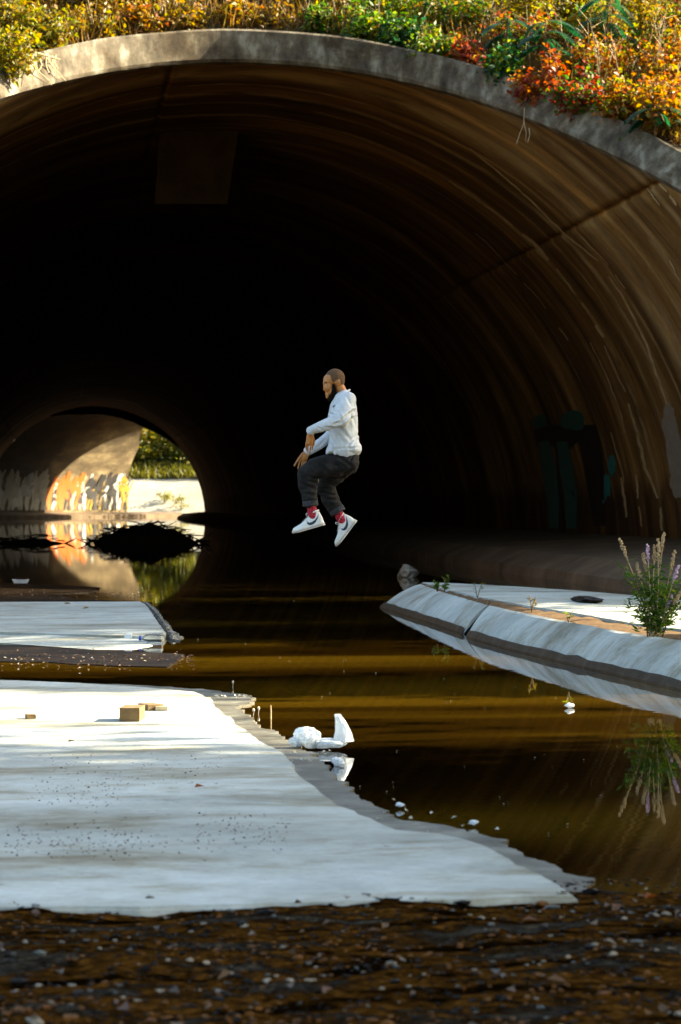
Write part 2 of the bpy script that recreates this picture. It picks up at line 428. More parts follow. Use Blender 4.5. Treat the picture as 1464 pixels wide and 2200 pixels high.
# bent far length of the vault
def s_end(z):
    if z < 4.7: return 17.2 - .4 * z
    return max(9.0, 15.3 - (z - 4.7) * 1.9)
V = []; UVs = []; Fc = []; NR2 = 14
def far_pt(t, s, r=R):
    lat = -r * math.cos(t)          # + towards the left wall
    p = Vector((CX, JY, 0)) + L2 * lat + D2 * s; p.z = r * math.sin(t); return p
tt = np.linspace(0, math.pi, 73)
for t in tt:
    lat = -R * math.cos(t)
    s0 = lat * math.tan(PHI / 2) * -1.0
    s0 = -lat * math.tan(PHI / 2) * -1.0 if False else -(-lat) * math.tan(PHI / 2) * -1.0
    s0 = -R * math.cos(t) * -math.tan(PHI / 2)
    s1 = s_end(R * math.sin(t))
    for k in range(NR2):
        s = s0 + (s1 - s0) * k / (NR2 - 1)
        p = far_pt(t, s); V.append(tuple(p)); UVs.append((t * R, 176 + s))
for i in range(len(tt) - 1):
    for k in range(NR2 - 1):
        a = i * NR2 + k; Fc.append((a, a + 1, a + NR2 + 1, a + NR2))
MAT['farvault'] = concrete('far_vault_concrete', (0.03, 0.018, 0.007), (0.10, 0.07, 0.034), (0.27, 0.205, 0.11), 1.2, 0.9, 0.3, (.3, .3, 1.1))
def far_shade_tint():  # shade painted in: concrete colour darkened away from the sunlit far mouth
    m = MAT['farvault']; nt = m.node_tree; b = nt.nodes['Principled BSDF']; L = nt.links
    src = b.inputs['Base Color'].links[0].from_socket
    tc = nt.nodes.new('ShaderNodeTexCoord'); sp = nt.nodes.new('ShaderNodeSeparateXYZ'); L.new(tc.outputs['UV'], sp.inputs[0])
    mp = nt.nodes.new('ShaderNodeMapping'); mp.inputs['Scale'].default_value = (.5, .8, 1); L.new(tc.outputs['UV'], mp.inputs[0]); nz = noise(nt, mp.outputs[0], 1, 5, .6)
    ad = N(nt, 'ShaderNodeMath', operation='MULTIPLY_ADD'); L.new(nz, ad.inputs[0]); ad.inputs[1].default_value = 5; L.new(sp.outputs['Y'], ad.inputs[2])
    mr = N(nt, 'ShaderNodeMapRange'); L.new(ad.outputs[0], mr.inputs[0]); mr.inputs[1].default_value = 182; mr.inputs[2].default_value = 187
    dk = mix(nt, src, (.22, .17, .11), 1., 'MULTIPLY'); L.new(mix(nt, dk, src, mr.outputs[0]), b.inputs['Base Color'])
far_shade_tint()
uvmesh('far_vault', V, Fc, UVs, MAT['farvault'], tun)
# rib hanging at the bend
mb = MB(); ts = np.linspace(R_(40), R_(112), 40)
for i, t in enumerate(ts):
    e = min(1, (t - R_(40)) / R_(20), (R_(112) - t) / R_(15))
    ri = R - .38 * e - .05 - .05 * random.random()
    x = math.cos(t); z = math.sin(t); yj = JY - R * x * math.tan(PHI / 2)
    mb.v += [(CX + x * (R + .1), yj - 1.2, z * (R + .1)), (CX + x * ri, yj - 1.2, z * ri), (CX + x * ri, yj + .2, z * ri), (CX + x * (R + .1), yj + .2, z * (R + .1))]
for i in range(len(ts) - 1):
    for k in range(4):
        a = i * 4 + k; b = i * 4 + (k + 1) % 4; mb.f.append((a, b, b + 4, a + 4))
mb.build('rib', MAT['footing'], tun)
# collar: front face, rolled inner lip, top, back
V = []; Fc = []
cts = np.linspace(0.0, math.pi, 141)
for t in cts:
    w = .012 * mnoise.noise(Vector((t * 9, 1, 5)))
    sec = [(R - .012, .25), (R - .012 + w * .3, .035), (R + .03, .0), (RO - .03 + w, -.004), (RO + w, .03), (RO + w, .55)]
    for (r, dy) in sec:
        V.append((CX + r * math.cos(t), ym(R * math.sin(t), t > math.pi / 2) + dy, r * math.sin(t)))
ns = 6
for i in range(len(cts) - 1):
    for k in range(ns - 1):
        a = i * ns + k; Fc.append((a, a + ns, a + ns + 1, a + 1))
me = bpy.data.meshes.new('collar'); me.from_pydata(V, [], Fc); me.update()
link('collar', me, MAT['collar'], tun)
# worn panel hanging from the crown of the vault
pd = (on_vault(430, 280) - EYE).dot(FW)
mb = MB(); nn = 8
for i in range(nn + 1):
    for j in range(nn + 1):
        u, v = i / nn, j / nn
        px_ = (345 * (1 - u) + 516 * u) * (1 - v) + (333 * (1 - u) + 488 * u) * v + 2.5 * mnoise.noise(Vector((u * 9, v * 9, 0))); py_ = 268 + 170 * v + (3 * mnoise.noise(Vector((u * 8, 1, 0))) if j == nn else 0)
        p = at_depth(px_, py_, pd + .35 * v); mb.v += [tuple(p), (p.x, p.y + .14, p.z + .02)]
for i in range(nn):
    for j in range(nn):
        a = (i * (nn + 1) + j) * 2; b = a + 2; c = a + 2 * (nn + 1); d = c + 2
        mb.f.append((a, b, d, c)); mb.f.append((a + 1, c + 1, d + 1, b + 1))
        if i == 0: mb.f.append((a, a + 1, b + 1, b))
        if i == nn - 1: mb.f.append((c, d, d + 1, c + 1))
        if j == 0: mb.f.append((a, c, c + 1, a + 1))
        if j == nn - 1: mb.f.append((b, b + 1, d + 1, d))
mb.build('hanging_panel', MAT['panel'], tun)
# footing bench along the right wall, in lengths with open joints
yy = [27.0, 34.9, 43.5, 54, 66, 80, 96, 114, 134, 156, 173]
for i in range(len(yy) - 1):
    mb = MB(); n = 8
    a, b = yy[i] + .02, yy[i + 1] - .02
    for k in range(n + 1):
        y = a + (b - a) * k / n
        wv = .12 * mnoise.noise(Vector((y * .5, 2, 0)))
        xin = 6.2 + wv + (0 if y < 60 else min(1.5, (y - 60) * .05))
        mb.v += [(xin - .12, y, -.3), (xin, y, .12 + wv * .2), (xin + .35, y, .30), (9.3, y, .42), (9.3, y, -.3)]
    for k in range(n):
        for j in range(4):
            q = k * 5 + j; mb.f.append((q, q + 1, q + 6, q + 5))
    mb.f.append((0, 1, 2, 3, 4)); m5 = n * 5; mb.f.append((m5 + 4, m5 + 3, m5 + 2, m5 + 1, m5))
    mb.build('footing', MAT['footing'], tun)
# shelf at the foot of the far bent wall
mb = MB()
for s in np.linspace(-3, 24, 28):
    p0 = Vector((CX, JY, 0)) + L2 * (R + .1) + D2 * s; p1 = Vector((CX, JY, 0)) + L2 * (R - 1.3) + D2 * s
    mb.v += [(p1.x, p1.y, -.3), (p1.x, p1.y, .16), (p0.x, p0.y, .34), (p0.x, p0.y, -.3)]
for k in range(27):
    for j in range(3):
        q = k * 4 + j; mb.f.append((q, q + 1, q + 5, q + 4))
mb.build('footing', MAT['footing'], tun)

# ---- graffiti: paint strokes that follow the wall
PAINT = {n: plain('paint_' + n, c, .55, .2, 8, bstr=0) for n, c in {
    'teal': (.02, .12, .11), 'aqua': (.03, .22, .22), 'blackish': (.012, .010, .010), 'white': (.3, .3, .28), 'grey': (.075, .068, .055),
    'orange': (.30, .075, .008), 'yellow': (.20, .12, .008), 'blue': (.10, .2, .3), 'pale': (.30, .27, .23), 'maroon': (.10, .02, .02), 'silver': (.11, .105, .095), 'pink': (.5, .2, .16)}.items()}
def ribbon(f, pts, w, lift, mbx):
    """pts: list of (u, v); f(u, v, lift) -> point on the wall"""
    n0 = len(mbx.v)
    for i, (u, v) in enumerate(pts):
        a = pts[max(i - 1, 0)]; b = pts[min(i + 1, len(pts) - 1)]
        d = Vector((b[0] - a[0], b[1] - a[1])); d = d.normalized() if d.length > 1e-6 else Vector((1, 0))
        nrm = Vector((-d.y, d.x)); ww = w * (.6 + .4 * math.sin(math.pi * (i + .6) / len(pts)))
        mbx.v.append(tuple(f(u + nrm.x * ww, v + nrm.y * ww, lift))); mbx.v.append(tuple(f(u - nrm.x * ww, v - nrm.y * ww, lift)))
    for i in range(len(pts) - 1):
        a = n0 + 2 * i; mbx.f.append((a, a + 1, a + 3, a + 2))
def blob(f, c, ru, rv, lift, mbx, n=18, wob=.25):
    n0 = len(mbx.v); ph = random.random() * 9
    mbx.v.append(tuple(f(c[0], c[1], lift)))
    for k in range(n):
        a = 2 * math.pi * k / n; s = 1 + wob * mnoise.noise(Vector((math.cos(a) * 1.5 + ph, math.sin(a) * 1.5, ph)))
        mbx.v.append(tuple(f(c[0] + ru * s * math.cos(a), c[1] + rv * s * math.sin(a), lift)))
    for k in range(n): mbx.f.append((n0, n0 + 1 + k, n0 + 1 + (k + 1) % n))
def near_wall(px, py, lift):
    p = on_vault(px, py, R - .004 - lift); return p
def letters(f, col, outl, cx, cy, su, sv, lift, name='graffiti'):
    a = MB(); b = MB()
    for k in range(random.randint(2, 3)):
        u0 = cx + (k - 1) * su * .62
        pts = [(u0 + su * .22 * math.sin(j * 1.3 + k * 2) + random.uniform(-.05, .05) * su, cy - sv + 2 * sv * j / 9) for j in range(10)]
        ribbon(f, pts, su * .30, lift, a); ribbon(f, pts, su * .38, lift * .5, b)
    b.build(name, PAINT[outl], tun); a.build(name, PAINT[col], tun)
# near right wall, photograph pixels walked onto the vault
g = MB(); blob(near_wall, (1232, 905), 28, 22, .002, g); blob(near_wall, (1160, 905), 18, 14, .002, g); g.build('graffiti', PAINT['teal'], tun)
g = MB(); ribbon(near_wall, [(1150, 940), (1185, 935), (1225, 940), (1260, 930), (1275, 990), (1280, 1060)], 26, .001, g)
ribbon(near_wall, [(1262, 935), (1272, 1000), (1284, 1080), (1290, 1130)], 17, .0015, g); g.build('graffiti', PAINT['blackish'], tun)
for (x0, x1) in ((1168, 1186), (1206, 1224)):
    g = MB(); ribbon(near_wall, [(x0, 948), (x0 + 10, 1000), (x1 + 2, 1060), (x1 + 4, 1135)], 15, .003, g); g.build('graffiti', PAINT['teal'], tun)
g = MB(); ribbon(near_wall, [(1192, 950), (1200, 1010), (1204, 1070), (1206, 1130)], 3, .004, g); ribbon(near_wall, [(1178, 1060), (1200, 1040), (1226, 1050), (1240, 1080)], 3, .004, g); g.build('graffiti', PAINT['blackish'], tun)
g = MB(); blob(near_wall, (1315, 1000), 9, 22, .002, g); blob(near_wall, (1300, 1050), 14, 26, .002, g, wob=.6); g.build('graffiti', PAINT['aqua'], tun)
g = MB()
for c in ((1436, 905, 14, 38), (1448, 960, 18, 60), (1455, 1030, 14, 34)): blob(near_wall, c[:2], c[2], c[3], .002 + c[0] * 1e-6, g, wob=.5)
g.build('graffiti', PAINT['pale'], tun)
g = None
# lime streaks left by water, walked down the wall from the photograph
MAT['lime'] = concrete('lime_deposit', (.32, .22, .10), (.58, .44, .24), (.75, .62, .40), 5, .9, .6)
def streak_line(pts, w, gap=.25, sub=7):
    P_ = []
    for i in range(len(pts) - 1):
        for k in range(sub): u = k / sub; P_.append((pts[i][0] + (pts[i + 1][0] - pts[i][0]) * u + random.uniform(-1.2, 1.2), pts[i][1] + (pts[i + 1][1] - pts[i][1]) * u))
    run = []
    for q in P_ + [None]:
        if q is None or random.random() < gap * .35:
            if len(run) > 2:
                m = MB(); ribbon(near_wall, run, w * 1.5 * random.uniform(.5, 1.2), .006, m); m.build('lime_streak', MAT['lime'], tun)
            run = []
        else: run.append(q)
for pts, w in (([(964, 388), (1030, 432), (1080, 468), (1155, 530), (1210, 596), (1258, 660), (1312, 750)], 2.2), ([(1299, 743), (1343, 842), (1370, 931), (1387, 1006), (1418, 1081), (1423, 1150)], 2.2),
               ([(1010, 320), (1090, 385), (1150, 440), (1215, 505), (1285, 560), (1340, 640), (1390, 740), (1420, 830), (1450, 920)], 1.8), ([(980, 470), (1050, 525), (1110, 590), (1165, 650), (1230, 745)], 1.0),
               ([(1255, 710), (1300, 800), (1335, 890), (1350, 960)], 1.2), ([(1307, 905), (1322, 960), (1336, 1010), (1345, 1060)], 1.4), ([(1330, 1000), (1340, 1060), (1348, 1120)], 1.8), ([(1368, 1020), (1372, 1080), (1380, 1140)], 1.6),
               ([(1238, 1165), (1239, 1195)], .8), ([(1417, 395), (1436, 415), (1456, 446)], 3.0), ([(1385, 398), (1400, 418), (1420, 445)], 1.2), ([(1440, 560), (1462, 610)], 1.5), ([(1240, 500), (1300, 560), (1350, 630)], 1.2)):
    streak_line(pts, w)
# far left wall of the bend: a continuous painted band
def far_wall(s, z, lift):
    z = max(.02, z); t = math.pi - math.asin(min(.999, z / R)); return far_pt(t, s, R - .01 - lift)
for i in range(84):
    s = -3.5 + i * .245 + random.uniform(-.2, .2)
    if s < 6.0: col = random.choice(['grey', 'silver', 'grey', 'blackish', 'silver'])
    elif s < 10.5: col = random.choice(['orange', 'white', 'orange', 'pink', 'blue', 'blackish', 'orange'])
    else: col = random.choice(['yellow', 'blackish', 'grey', 'blackish', 'yellow', 'white'])
    a = MB(); zb = .5; zt = random.uniform(2.2, 3.1)
    if i % 3 == 0: blob(far_wall, (s, random.uniform(1.2, 2.4)), random.uniform(.4, .7), random.uniform(.4, .8), .004 + i * .0004, a, wob=.5)
    else:
        pts = [(s + .14 * math.sin(j * .8 + i) + random.uniform(-.05, .05), zb + (zt - zb) * j / 8) for j in range(9)]
        ribbon(far_wall, pts, random.uniform(.10, .26), .004 + i * .0004, a)
    a.build('graffiti', PAINT[col], tun)

# ---------------------------------------------------------------- far side beyond the tunnel
def sheet(name, f, nu, nv, mat):
    mb = MB()
    for i in range(nu):
        for j in range(nv): mb.v.append(tuple(f(i / (nu - 1), j / (nv - 1))))
    for i in range(nu - 1):
        for j in range(nv - 1):
            a = i * nv + j; mb.f.append((a, a + nv, a + nv + 1, a + 1))
    return mb.build(name, mat, smooth=True)
def bank_f(u, v):
    x = -25 + 70 * u; y = 214 + 6.0 * v - .08 * (x - 8); z = -.2 + 3.0 * v
    return (x, y, z)
struct(sheet('far_bank', bank_f, 30, 6, MAT['farbank']))
def hill_f(u, v):
    x = -40 + 100 * u; y = 219.9 + 60 * v - .08 * (x - 8); z = 2.78 + 16 * v ** .95 + .5 * mnoise.noise(Vector((x * .2, y * .2, 0)))
    return (x, y, z)
struct(sheet('hillside', hill_f, 40, 20, MAT['earth']))

def leaf_mesh(name, pts, dirs, ups, ln, wd, fold=.25):
    """a leaf at every point: two folded halves, pointed at both ends"""
    n = len(pts)
    d = dirs / np.maximum(1e-6, np.linalg.norm(dirs, axis=1, keepdims=True))
    s = np.cross(d, ups); s /= np.maximum(1e-6, np.linalg.norm(s, axis=1, keepdims=True))
    u = np.cross(s, d)
    ln = np.broadcast_to(np.asarray(ln, float).reshape(-1, 1), (n, 1)); wd = np.broadcast_to(np.asarray(wd, float).reshape(-1, 1), (n, 1))
    v = np.empty((n, 6, 3))
    v[:, 0] = pts; v[:, 1] = pts + d * ln * .45 - u * ln * .03; v[:, 2] = pts + d * ln - u * ln * .12
    for k, sg in ((3, 1), (4, -1)):
        v[:, k] = pts + d * ln * .40 + s * wd * .5 * sg + u * wd * fold
    v[:, 5] = v[:, 1]
    v = v[:, :5]
    base = (np.arange(n) * 5)[:, None]
    f = np.concatenate([base + np.array([0, 3, 2, 1]), base + np.array([0, 1, 2, 4])], axis=1).reshape(-1, 4)
    me = bpy.data.meshes.new(name)
    me.vertices.add(n * 5); me.vertices.foreach_set('co', v.astype(np.float32).ravel())
    me.loops.add(f.size); me.loops.foreach_set('vertex_index', f.astype(np.int32).ravel())
    me.polygons.add(len(f)); me.polygons.foreach_set('loop_start', np.arange(0, f.size, 4, dtype=np.int32)); me.polygons.foreach_set('loop_total', np.full(len(f), 4, np.int32))
    me.update(); me.validate()
    return me
def rand_dirs(n, up=0.2):
    a = rng.normal(size=(n, 3)); a[:, 2] = a[:, 2] * .7 + up
    return a / np.linalg.norm(a, axis=1, keepdims=True)
def blades(name, pts, hgt, wd, lean=.4):
    n = len(pts); dirs = rng.normal(size=(n, 3)) * lean; dirs[:, 2] = 1
    ups = rand_dirs(n)
    return leaf_mesh(name, pts, dirs, ups, hgt, wd, .1)

# far grass and far trees
pts = []
for _ in range(5200):
    u, v = random.random(), random.random() ** 1.2 * .07
    pts.append(hill_f(.35 + u * .3, v))
pts = np.array(pts)
stuff(link('grass', blades('grass', pts, rng.uniform(.4, .9, len(pts)), .12), LEAF['farwild']), 'yellow-green wild grass on the slope beyond the far end of the tunnel', 'grass')

def tree(name, label, base, h, rad, pal, nleaf, leaf=.16, zc=None, cat='tree', group=None, flat=1.0, clumps=26, seed=0):
    rs = random.Random(seed); r2 = np.random.default_rng(seed)
    t = thing(name, label, cat, base, group); b = Vector(base)
    mb = MB(); zc = zc if zc is not None else h * .58
    tr = [b + Vector((rs.uniform(-.05, .05) * h * k, rs.uniform(-.05, .05) * h * k, h * .85 * k)) for k in (0, .2, .4, .6, .8, 1)]
    mb.tube(tr, [h * .024 * (1.15 - k) + .01 for k in (0, .2, .4, .6, .8, 1)], 8)
    cents = []
    for k in range(clumps):
        a = rs.uniform(0, 2 * math.pi); ph = math.acos(rs.uniform(-1, 1)); rr = rs.uniform(.35, .95)
        c = b + Vector((rad * rr * math.sin(ph) * math.cos(a), rad * flat * rr * math.sin(ph) * math.sin(a), zc + (h - zc) * .92 * rr * math.cos(ph)))
        cents.append(c)
        st = tr[min(5, max(1, int(len(tr) * min(.8, max(.2, (c.z - b.z) / h - .15)))))]
        mid = (st + c) * .5 + Vector((0, 0, -.04 * h))
        mb.tube([st, mid, c], [h * .010, h * .006, h * .003], 5)
    mb.build('trunk', MAT['bark'], t)
    P = []
    for c in cents:
        m = nleaf // clumps; q = r2.normal(size=(m, 3)) * np.array([rad * .24, rad * flat * .24, (h - zc) * .22]); P.append(q + np.array(c))
    P = np.concatenate(P); P = P[P[:, 2] > b.z + .3]
    me = leaf_mesh('crown', P, rand_dirs(len(P), -.15), rand_dirs(len(P), .6), r2.uniform(.7, 1.3, len(P)) * leaf, r2.uniform(.5, .7, len(P)) * leaf)
    link('crown', me, LEAF[pal], t)
    return t
far_trees = [
 ('olive-brown tree just left in the far tunnel opening', 6.5, .10, 7.5, 3.0, 'olive'),
 ('light green tree in the middle of the far tunnel opening', 9.2, .14, 7.0, 3.0, 'yellowgreen'),
 ('dark green bush at the right edge of the far tunnel opening', 12.0, .085, 4.0, 2.6, 'green'),
 ('tall olive tree high up behind the far tunnel opening', 10.5, .28, 9.0, 3.6, 'olive'),
 ('tall green tree rising behind the left part of the far opening', 6.0, .30, 9.5, 3.6, 'tree'),
]
for i, (lb, x, v, h, rd, pal) in enumerate(far_trees):
    p = hill_f((x + 40) / 100, v); tree('far_tree', lb, (p[0], p[1], p[2] - .1), h, rd, pal, 7000, .34, h * .5, group='trees beyond the far end of the tunnel', seed=30 + i)
for i, (x, v, h, rd, pal, lb) in enumerate(((6.2, .062, 2.6, 1.6, 'olive', 'low olive bush above the grass at the left of the far opening'), (8.3, .068, 2.8, 1.7, 'yellowgreen', 'low yellow-green bush above the grass mid far opening'), (10.6, .064, 2.4, 1.7, 'olive', 'low olive bush above the grass right of the middle of the far opening'))):
    p = hill_f((x + 40) / 100, v); tree('far_bush', lb, (p[0], p[1], p[2] - .1), h, rd, pal, 4000, .3, h * .4, 'bush', clumps=16, seed=60 + i)
for i, (x, v, lb) in enumerate(((8.6, .38, 'small yellow weed growing in the middle of the far concrete bank'), (9.8, .2, 'small olive weed low on the sunny far concrete bank'))):
    p = bank_f((x + 25) / 70, v); tree('weed', lb, (p[0], p[1], p[2] - .05), 1.1, .6, 'yellowgreen', 260, .16, .5, 'weed', clumps=8, seed=50 + i)

tree('far_tree', 'leaning tree outside the far end whose shade falls on the painted wall', (23, 192.5, .5), 11, 4.2, 'tree', 2600, .34, 6.0, group='trees beyond the far end of the tunnel', clumps=22, seed=77)
# trees of the right bank, out of frame: they throw the broken shade over slabs and water
for i, (x, y, h, rd, fl, n, lb) in enumerate((
    (13.5, 6.9, 13.5, 4.3, 1.0, 44000, 'big leafy tree on the right bank nearest the gravel'),
    (12.5, 15.6, 12.0, 3.0, .26, 12000, 'slim upright tree on the right bank between two bigger trees'),
    (13.8, 25.0, 13.0, 4.8, 1.1, 46000, 'big leafy tree on the right bank nearest the tunnel mouth'))):
    tree('bank_tree', lb, (x, y, 1.2), h, rd, 'tree', n, .26, h * .47, group='trees on the right bank', flat=fl, clumps=46, seed=80 + i)

# ---------------------------------------------------------------- slabs, silt, gravel
def px_poly(pts, zf):
    return [ground(p[0], p[1], p[2] if len(p) > 2 else zf) for p in pts]
def rough_outline(pts, step=.12, amp=.012, seed=0, keep=()):
    out = []
    n = len(pts)
    for i in range(n):
        a, b = pts[i], pts[(i + 1) % n]; L = (b - a).length; m = max(1, int(L / step))
        d = (b - a).normalized() if L > 1e-6 else Vector((1, 0, 0)); nr = Vector((-d.y, d.x, 0))
        for k in range(m):
            q = a.lerp(b, k / m)
            if i not in keep: q = q + nr * amp * (mnoise.noise(Vector((q.x * 6, q.y * 6, seed))) + .6 * mnoise.noise(Vector((q.x * 19, q.y * 19, seed))))
            out.append(q)
    return out
def slab_mesh(name, outline, thick, mat, parent=None, bev=.01):
    bm = bmesh.new(); vs = [bm.verts.new(p) for p in outline]
    f = bm.faces.new(vs); f.normal_update()
    if f.normal.z < 0: f.normal_flip()
    bmesh.ops.recalc_face_normals(bm, faces=[f])
    if f.normal.z < 0: bmesh.ops.reverse_faces(bm, faces=[f])
    r = bmesh.ops.extrude_face_region(bm, geom=[f])
    nv = [e for e in r['geom'] if isinstance(e, bmesh.types.BMVert)]
    # original face stays on top; move the copy down
    for v in nv: v.co.z -= thick
    bmesh.ops.recalc_face_normals(bm, faces=bm.faces)
    if bev:
        top = [e for e in bm.edges if len(e.link_faces) == 2 and all(v not in nv for v in e.verts)]
        top = [e for e in top if any(abs(fc.normal.z) < .5 for fc in e.link_faces)]
        bmesh.ops.bevel(bm, geom=top, offset=bev, segments=2, affect='EDGES')
    bmesh.ops.triangulate(bm, faces=[fc for fc in bm.faces if len(fc.verts) > 4])
    me = bpy.data.meshes.new(name); bm.to_mesh(me); bm.free()
    return link(name, me, mat, parent)

# foreground slab and its silty margin
fs = [(-260, 1452), (0, 1460), (150, 1466), (300, 1475), (420, 1486), (452, 1500), (470, 1522), (520, 1560), (560, 1590), (612, 1616), (650, 1668), (690, 1698), (760, 1742), (850, 1783), (960, 1790), (1040, 1815), (1120, 1856), (1205, 1902), (1240, 1925), (900, 1935), (600, 1940), (300, 1948), (-60, 1950), (-420, 1955), (-420, 1700)]
o = slab_mesh('concrete_slab', rough_outline(px_poly(fs, .045), .10, .02, 1), .3, MAT['slab_front'], None, .008)
tag(o, 'large pale concrete slab filling the left foreground with stains and leaf bits', 'slab')
sm = [(-260, 1450), (300, 1472), (440, 1480), (530, 1492), (545, 1500), (510, 1520), (560, 1560), (640, 1600), (700, 1640), (745, 1690), (800, 1730), (870, 1762), (980, 1775), (1090, 1815), (1190, 1860), (1290, 1908), (1390, 1932), (1390, 1960), (-420, 1990), (-420, 1700)]
struct(slab_mesh('silt_margin', rough_outline(px_poly(sm, .008), .025, .045, 2), .2, MAT['silt'], None, 0))

# gravel bar at the camera's feet
gb = [(-700, 1925), (300, 1930), (1000, 1927), (1330, 1932), (1420, 1950), (1600, 1975), (2300, 2050), (2300, 2700), (-1100, 2700)]
mbp = px_poly(gb, .02)
def gravel_z(x, y): return .028 + .02 * mnoise.noise(Vector((x * 3, y * 3, 4))) + .012 * mnoise.noise(Vector((x * 11, y * 11, 4)))
bm = bmesh.new(); vs = [bm.verts.new(p) for p in rough_outline(mbp, .08, .03, 5)]; bm.faces.new(vs)
me = bpy.data.meshes.new('gravel_bar'); bm.to_mesh(me); bm.free()
struct(link('gravel_bar', me, MAT['shore']))
mb = MB(); x0, x1, y0, y1 = -1.6, 3.2, 3.2, 6.72
nx, ny = 90, 70
for i in range(nx):
    for j in range(ny):
        x = x0 + (x1 - x0) * i / (nx - 1); y = y0 + (y1 - y0) * j / (ny - 1)
        mb.v.append((x, y, gravel_z(x, y)))
for i in range(nx - 1):
    for j in range(ny - 1):
        a = i * ny + j; mb.f.append((a, a + ny, a + ny + 1, a + 1))
struct(mb.build('mud_shore', MAT['shore'], smooth=True))
PEB = [plain('pebble_dark', (.004, .0024, .0013), .5, .5, 40, .05), plain('pebble_blue_grey', (.06, .065, .06), .5, .4, 40, .15), plain('pebble_rust', (.10, .038, .006), .5, .5, 40, .08), plain('pebble_pale', (.17, .14, .10), .5, .4, 40)]
ICO = None
def ico():
    bm = bmesh.new(); bmesh.ops.create_icosphere(bm, subdivisions=1, radius=1); v = np.array([q.co[:] for q in bm.verts]); f = np.array([[w.index for w in fc.verts] for fc in bm.faces]); bm.free(); return v, f
IV, IF = ico()
for k, (m, n, lb) in enumerate(zip(PEB, (3600, 2000, 3000, 700), ('dark wet', 'blue-grey', 'rusty brown', 'pale'))):
    V = []; Fs = []
    for i in range(n):
        y = random.uniform(4.2, 6.9); x = random.uniform(.1 * y - .124 * y - .25, .1 * y + .124 * y + .25)
        g = mnoise.noise(Vector((x * 1.2, y * 2.4, 9.0)))
        g += .25 * mnoise.noise(Vector((x * .8, y * 7, 2.0)))
        zone = max(0, min(1, (y - 6.3) / .15)); dark = max(0, 1 - abs(y - 6.12) / .22)    # silt-coated stones by the slab, black muck, then rusty stones
        if k == 1 and random.random() > (.08 + .9 * zone) * (1.5 if g > 0 else .3): continue
        if k == 2 and random.random() > (1 - .7 * zone) * (1.2 if g < -.04 else .15) * (1 - dark): continue
        if k == 3 and random.random() > (.7 if g > .1 else .12) * (1 - .8 * dark): continue
        r = random.uniform(.002, .006) * (2.4 if random.random() < .03 else 1) * (1.3 if random.random() < .07 else 1) * (1.25 if k == 3 else 1)
        q = IV * (1 + .25 * rng.normal(size=(len(IV), 1))) * np.array([r * random.uniform(.9, 1.7), r * random.uniform(.8, 1.3), r * random.uniform(.4, .7)])
        a = random.uniform(0, 6.3); ca, sa = math.cos(a), math.sin(a)
        q = q @ np.array([[ca, sa, 0], [-sa, ca, 0], [0, 0, 1]]) + np.array([x, y, (gravel_z(x, y) if y < 6.72 else .03) + r * .2])
        Fs.append(IF + len(V) * len(IV)); V.append(q)
    V = np.concatenate(V); Fs = np.concatenate(Fs)
    me = bpy.data.meshes.new('pebbles'); me.from_pydata(V.tolist(), [], Fs.tolist()); me.update()
    stuff(link('pebbles', me, m), lb + ' pebbles strewn over the wet foreground shore', 'gravel')
pts = []
for i in range(150):
    y = random.uniform(4.3, 6.6); x = random.uniform(-.024 * y - .2, .224 * y + .2); pts.append((x, y, gravel_z(x, y) + .014))
pts = np.array(pts); dd = rng.normal(size=(len(pts), 3)); dd[:, 2] *= .25
stuff(link('fallen_leaves', leaf_mesh('fallen_leaves', pts, dd, np.tile([0, 0, 1.], (len(pts), 1)) + rng.normal(size=(len(pts), 3)) * .3, rng.uniform(.015, .04, len(pts)), rng.uniform(.012, .028, len(pts))), LEAF['shoreleaf']), 'rusty fallen leaves scattered over the foreground gravel', 'leaves')

def litter(name, label, boxes, n, size, pal='litter', zf=.05, flat=.2):
    pts = []
    for i in range(n):
        a = random.choice(boxes); px = random.uniform(a[0], a[2]); py = random.triangular(a[1], a[3], (a[1] + a[3]) / 2); p = ground(px, py, zf); pts.append(p[:])
    pts = np.array(pts); dd = rng.normal(size=(n, 3)); dd[:, 2] *= flat
    stuff(link(name, leaf_mesh(name, pts, dd, np.tile([0, 0, 1.], (n, 1)) + rng.normal(size=(n, 3)) * .35, rng.uniform(.5, 1.3, n) * size, rng.uniform(.35, .8, n) * size), LEAF[pal]), label, 'debris')
LEAF['dark'] = leafmat('rotten_leaves', [(.03, .02, .012), (.07, .045, .025), (.05, .025, .012), (.10, .06, .035)], .1)
LEAF['foam'] = leafmat('pale_specks', [(.45, .42, .36), (.6, .57, .5), (.3, .24, .14)], .2)
litter('dirt_crumbs', 'dark rotten leaf crumbs in a band across the foreground slab', [(-20, 1755, 300, 1850), (-20, 1780, 480, 1850), (60, 1660, 260, 1745), (100, 1600, 480, 1700), (420, 1740, 620, 1830)], 600, .009, 'dark', .047)
litter('water_specks', 'pale specks and leaf bits floating on the dark water', [(380, 1180, 850, 1420), (560, 1380, 1200, 1560), (760, 1560, 1420, 1850)], 90, .008, 'foam', .004, .05)
litter('shore_specks', 'small pale bits of litter along the muddy shore behind the slab', [(0, 1262, 300, 1290), (0, 1395, 380, 1440), (0, 1400, 260, 1425)], 26, .022, 'foam', .015, .1)
litter('shore_litter', 'brown leaf bits on the muddy shore beside the tilted slab', [(0, 1262, 330, 1292), (0, 1395, 420, 1435)], 320, .026, 'dark', .012, .1)
litter('edge_specks', 'white bits washed up along the edge of the foreground slab', [(440, 1488, 545, 1500), (600, 1600, 720, 1640), (760, 1700, 1080, 1810)], 46, .022, 'foam', .03, .2)

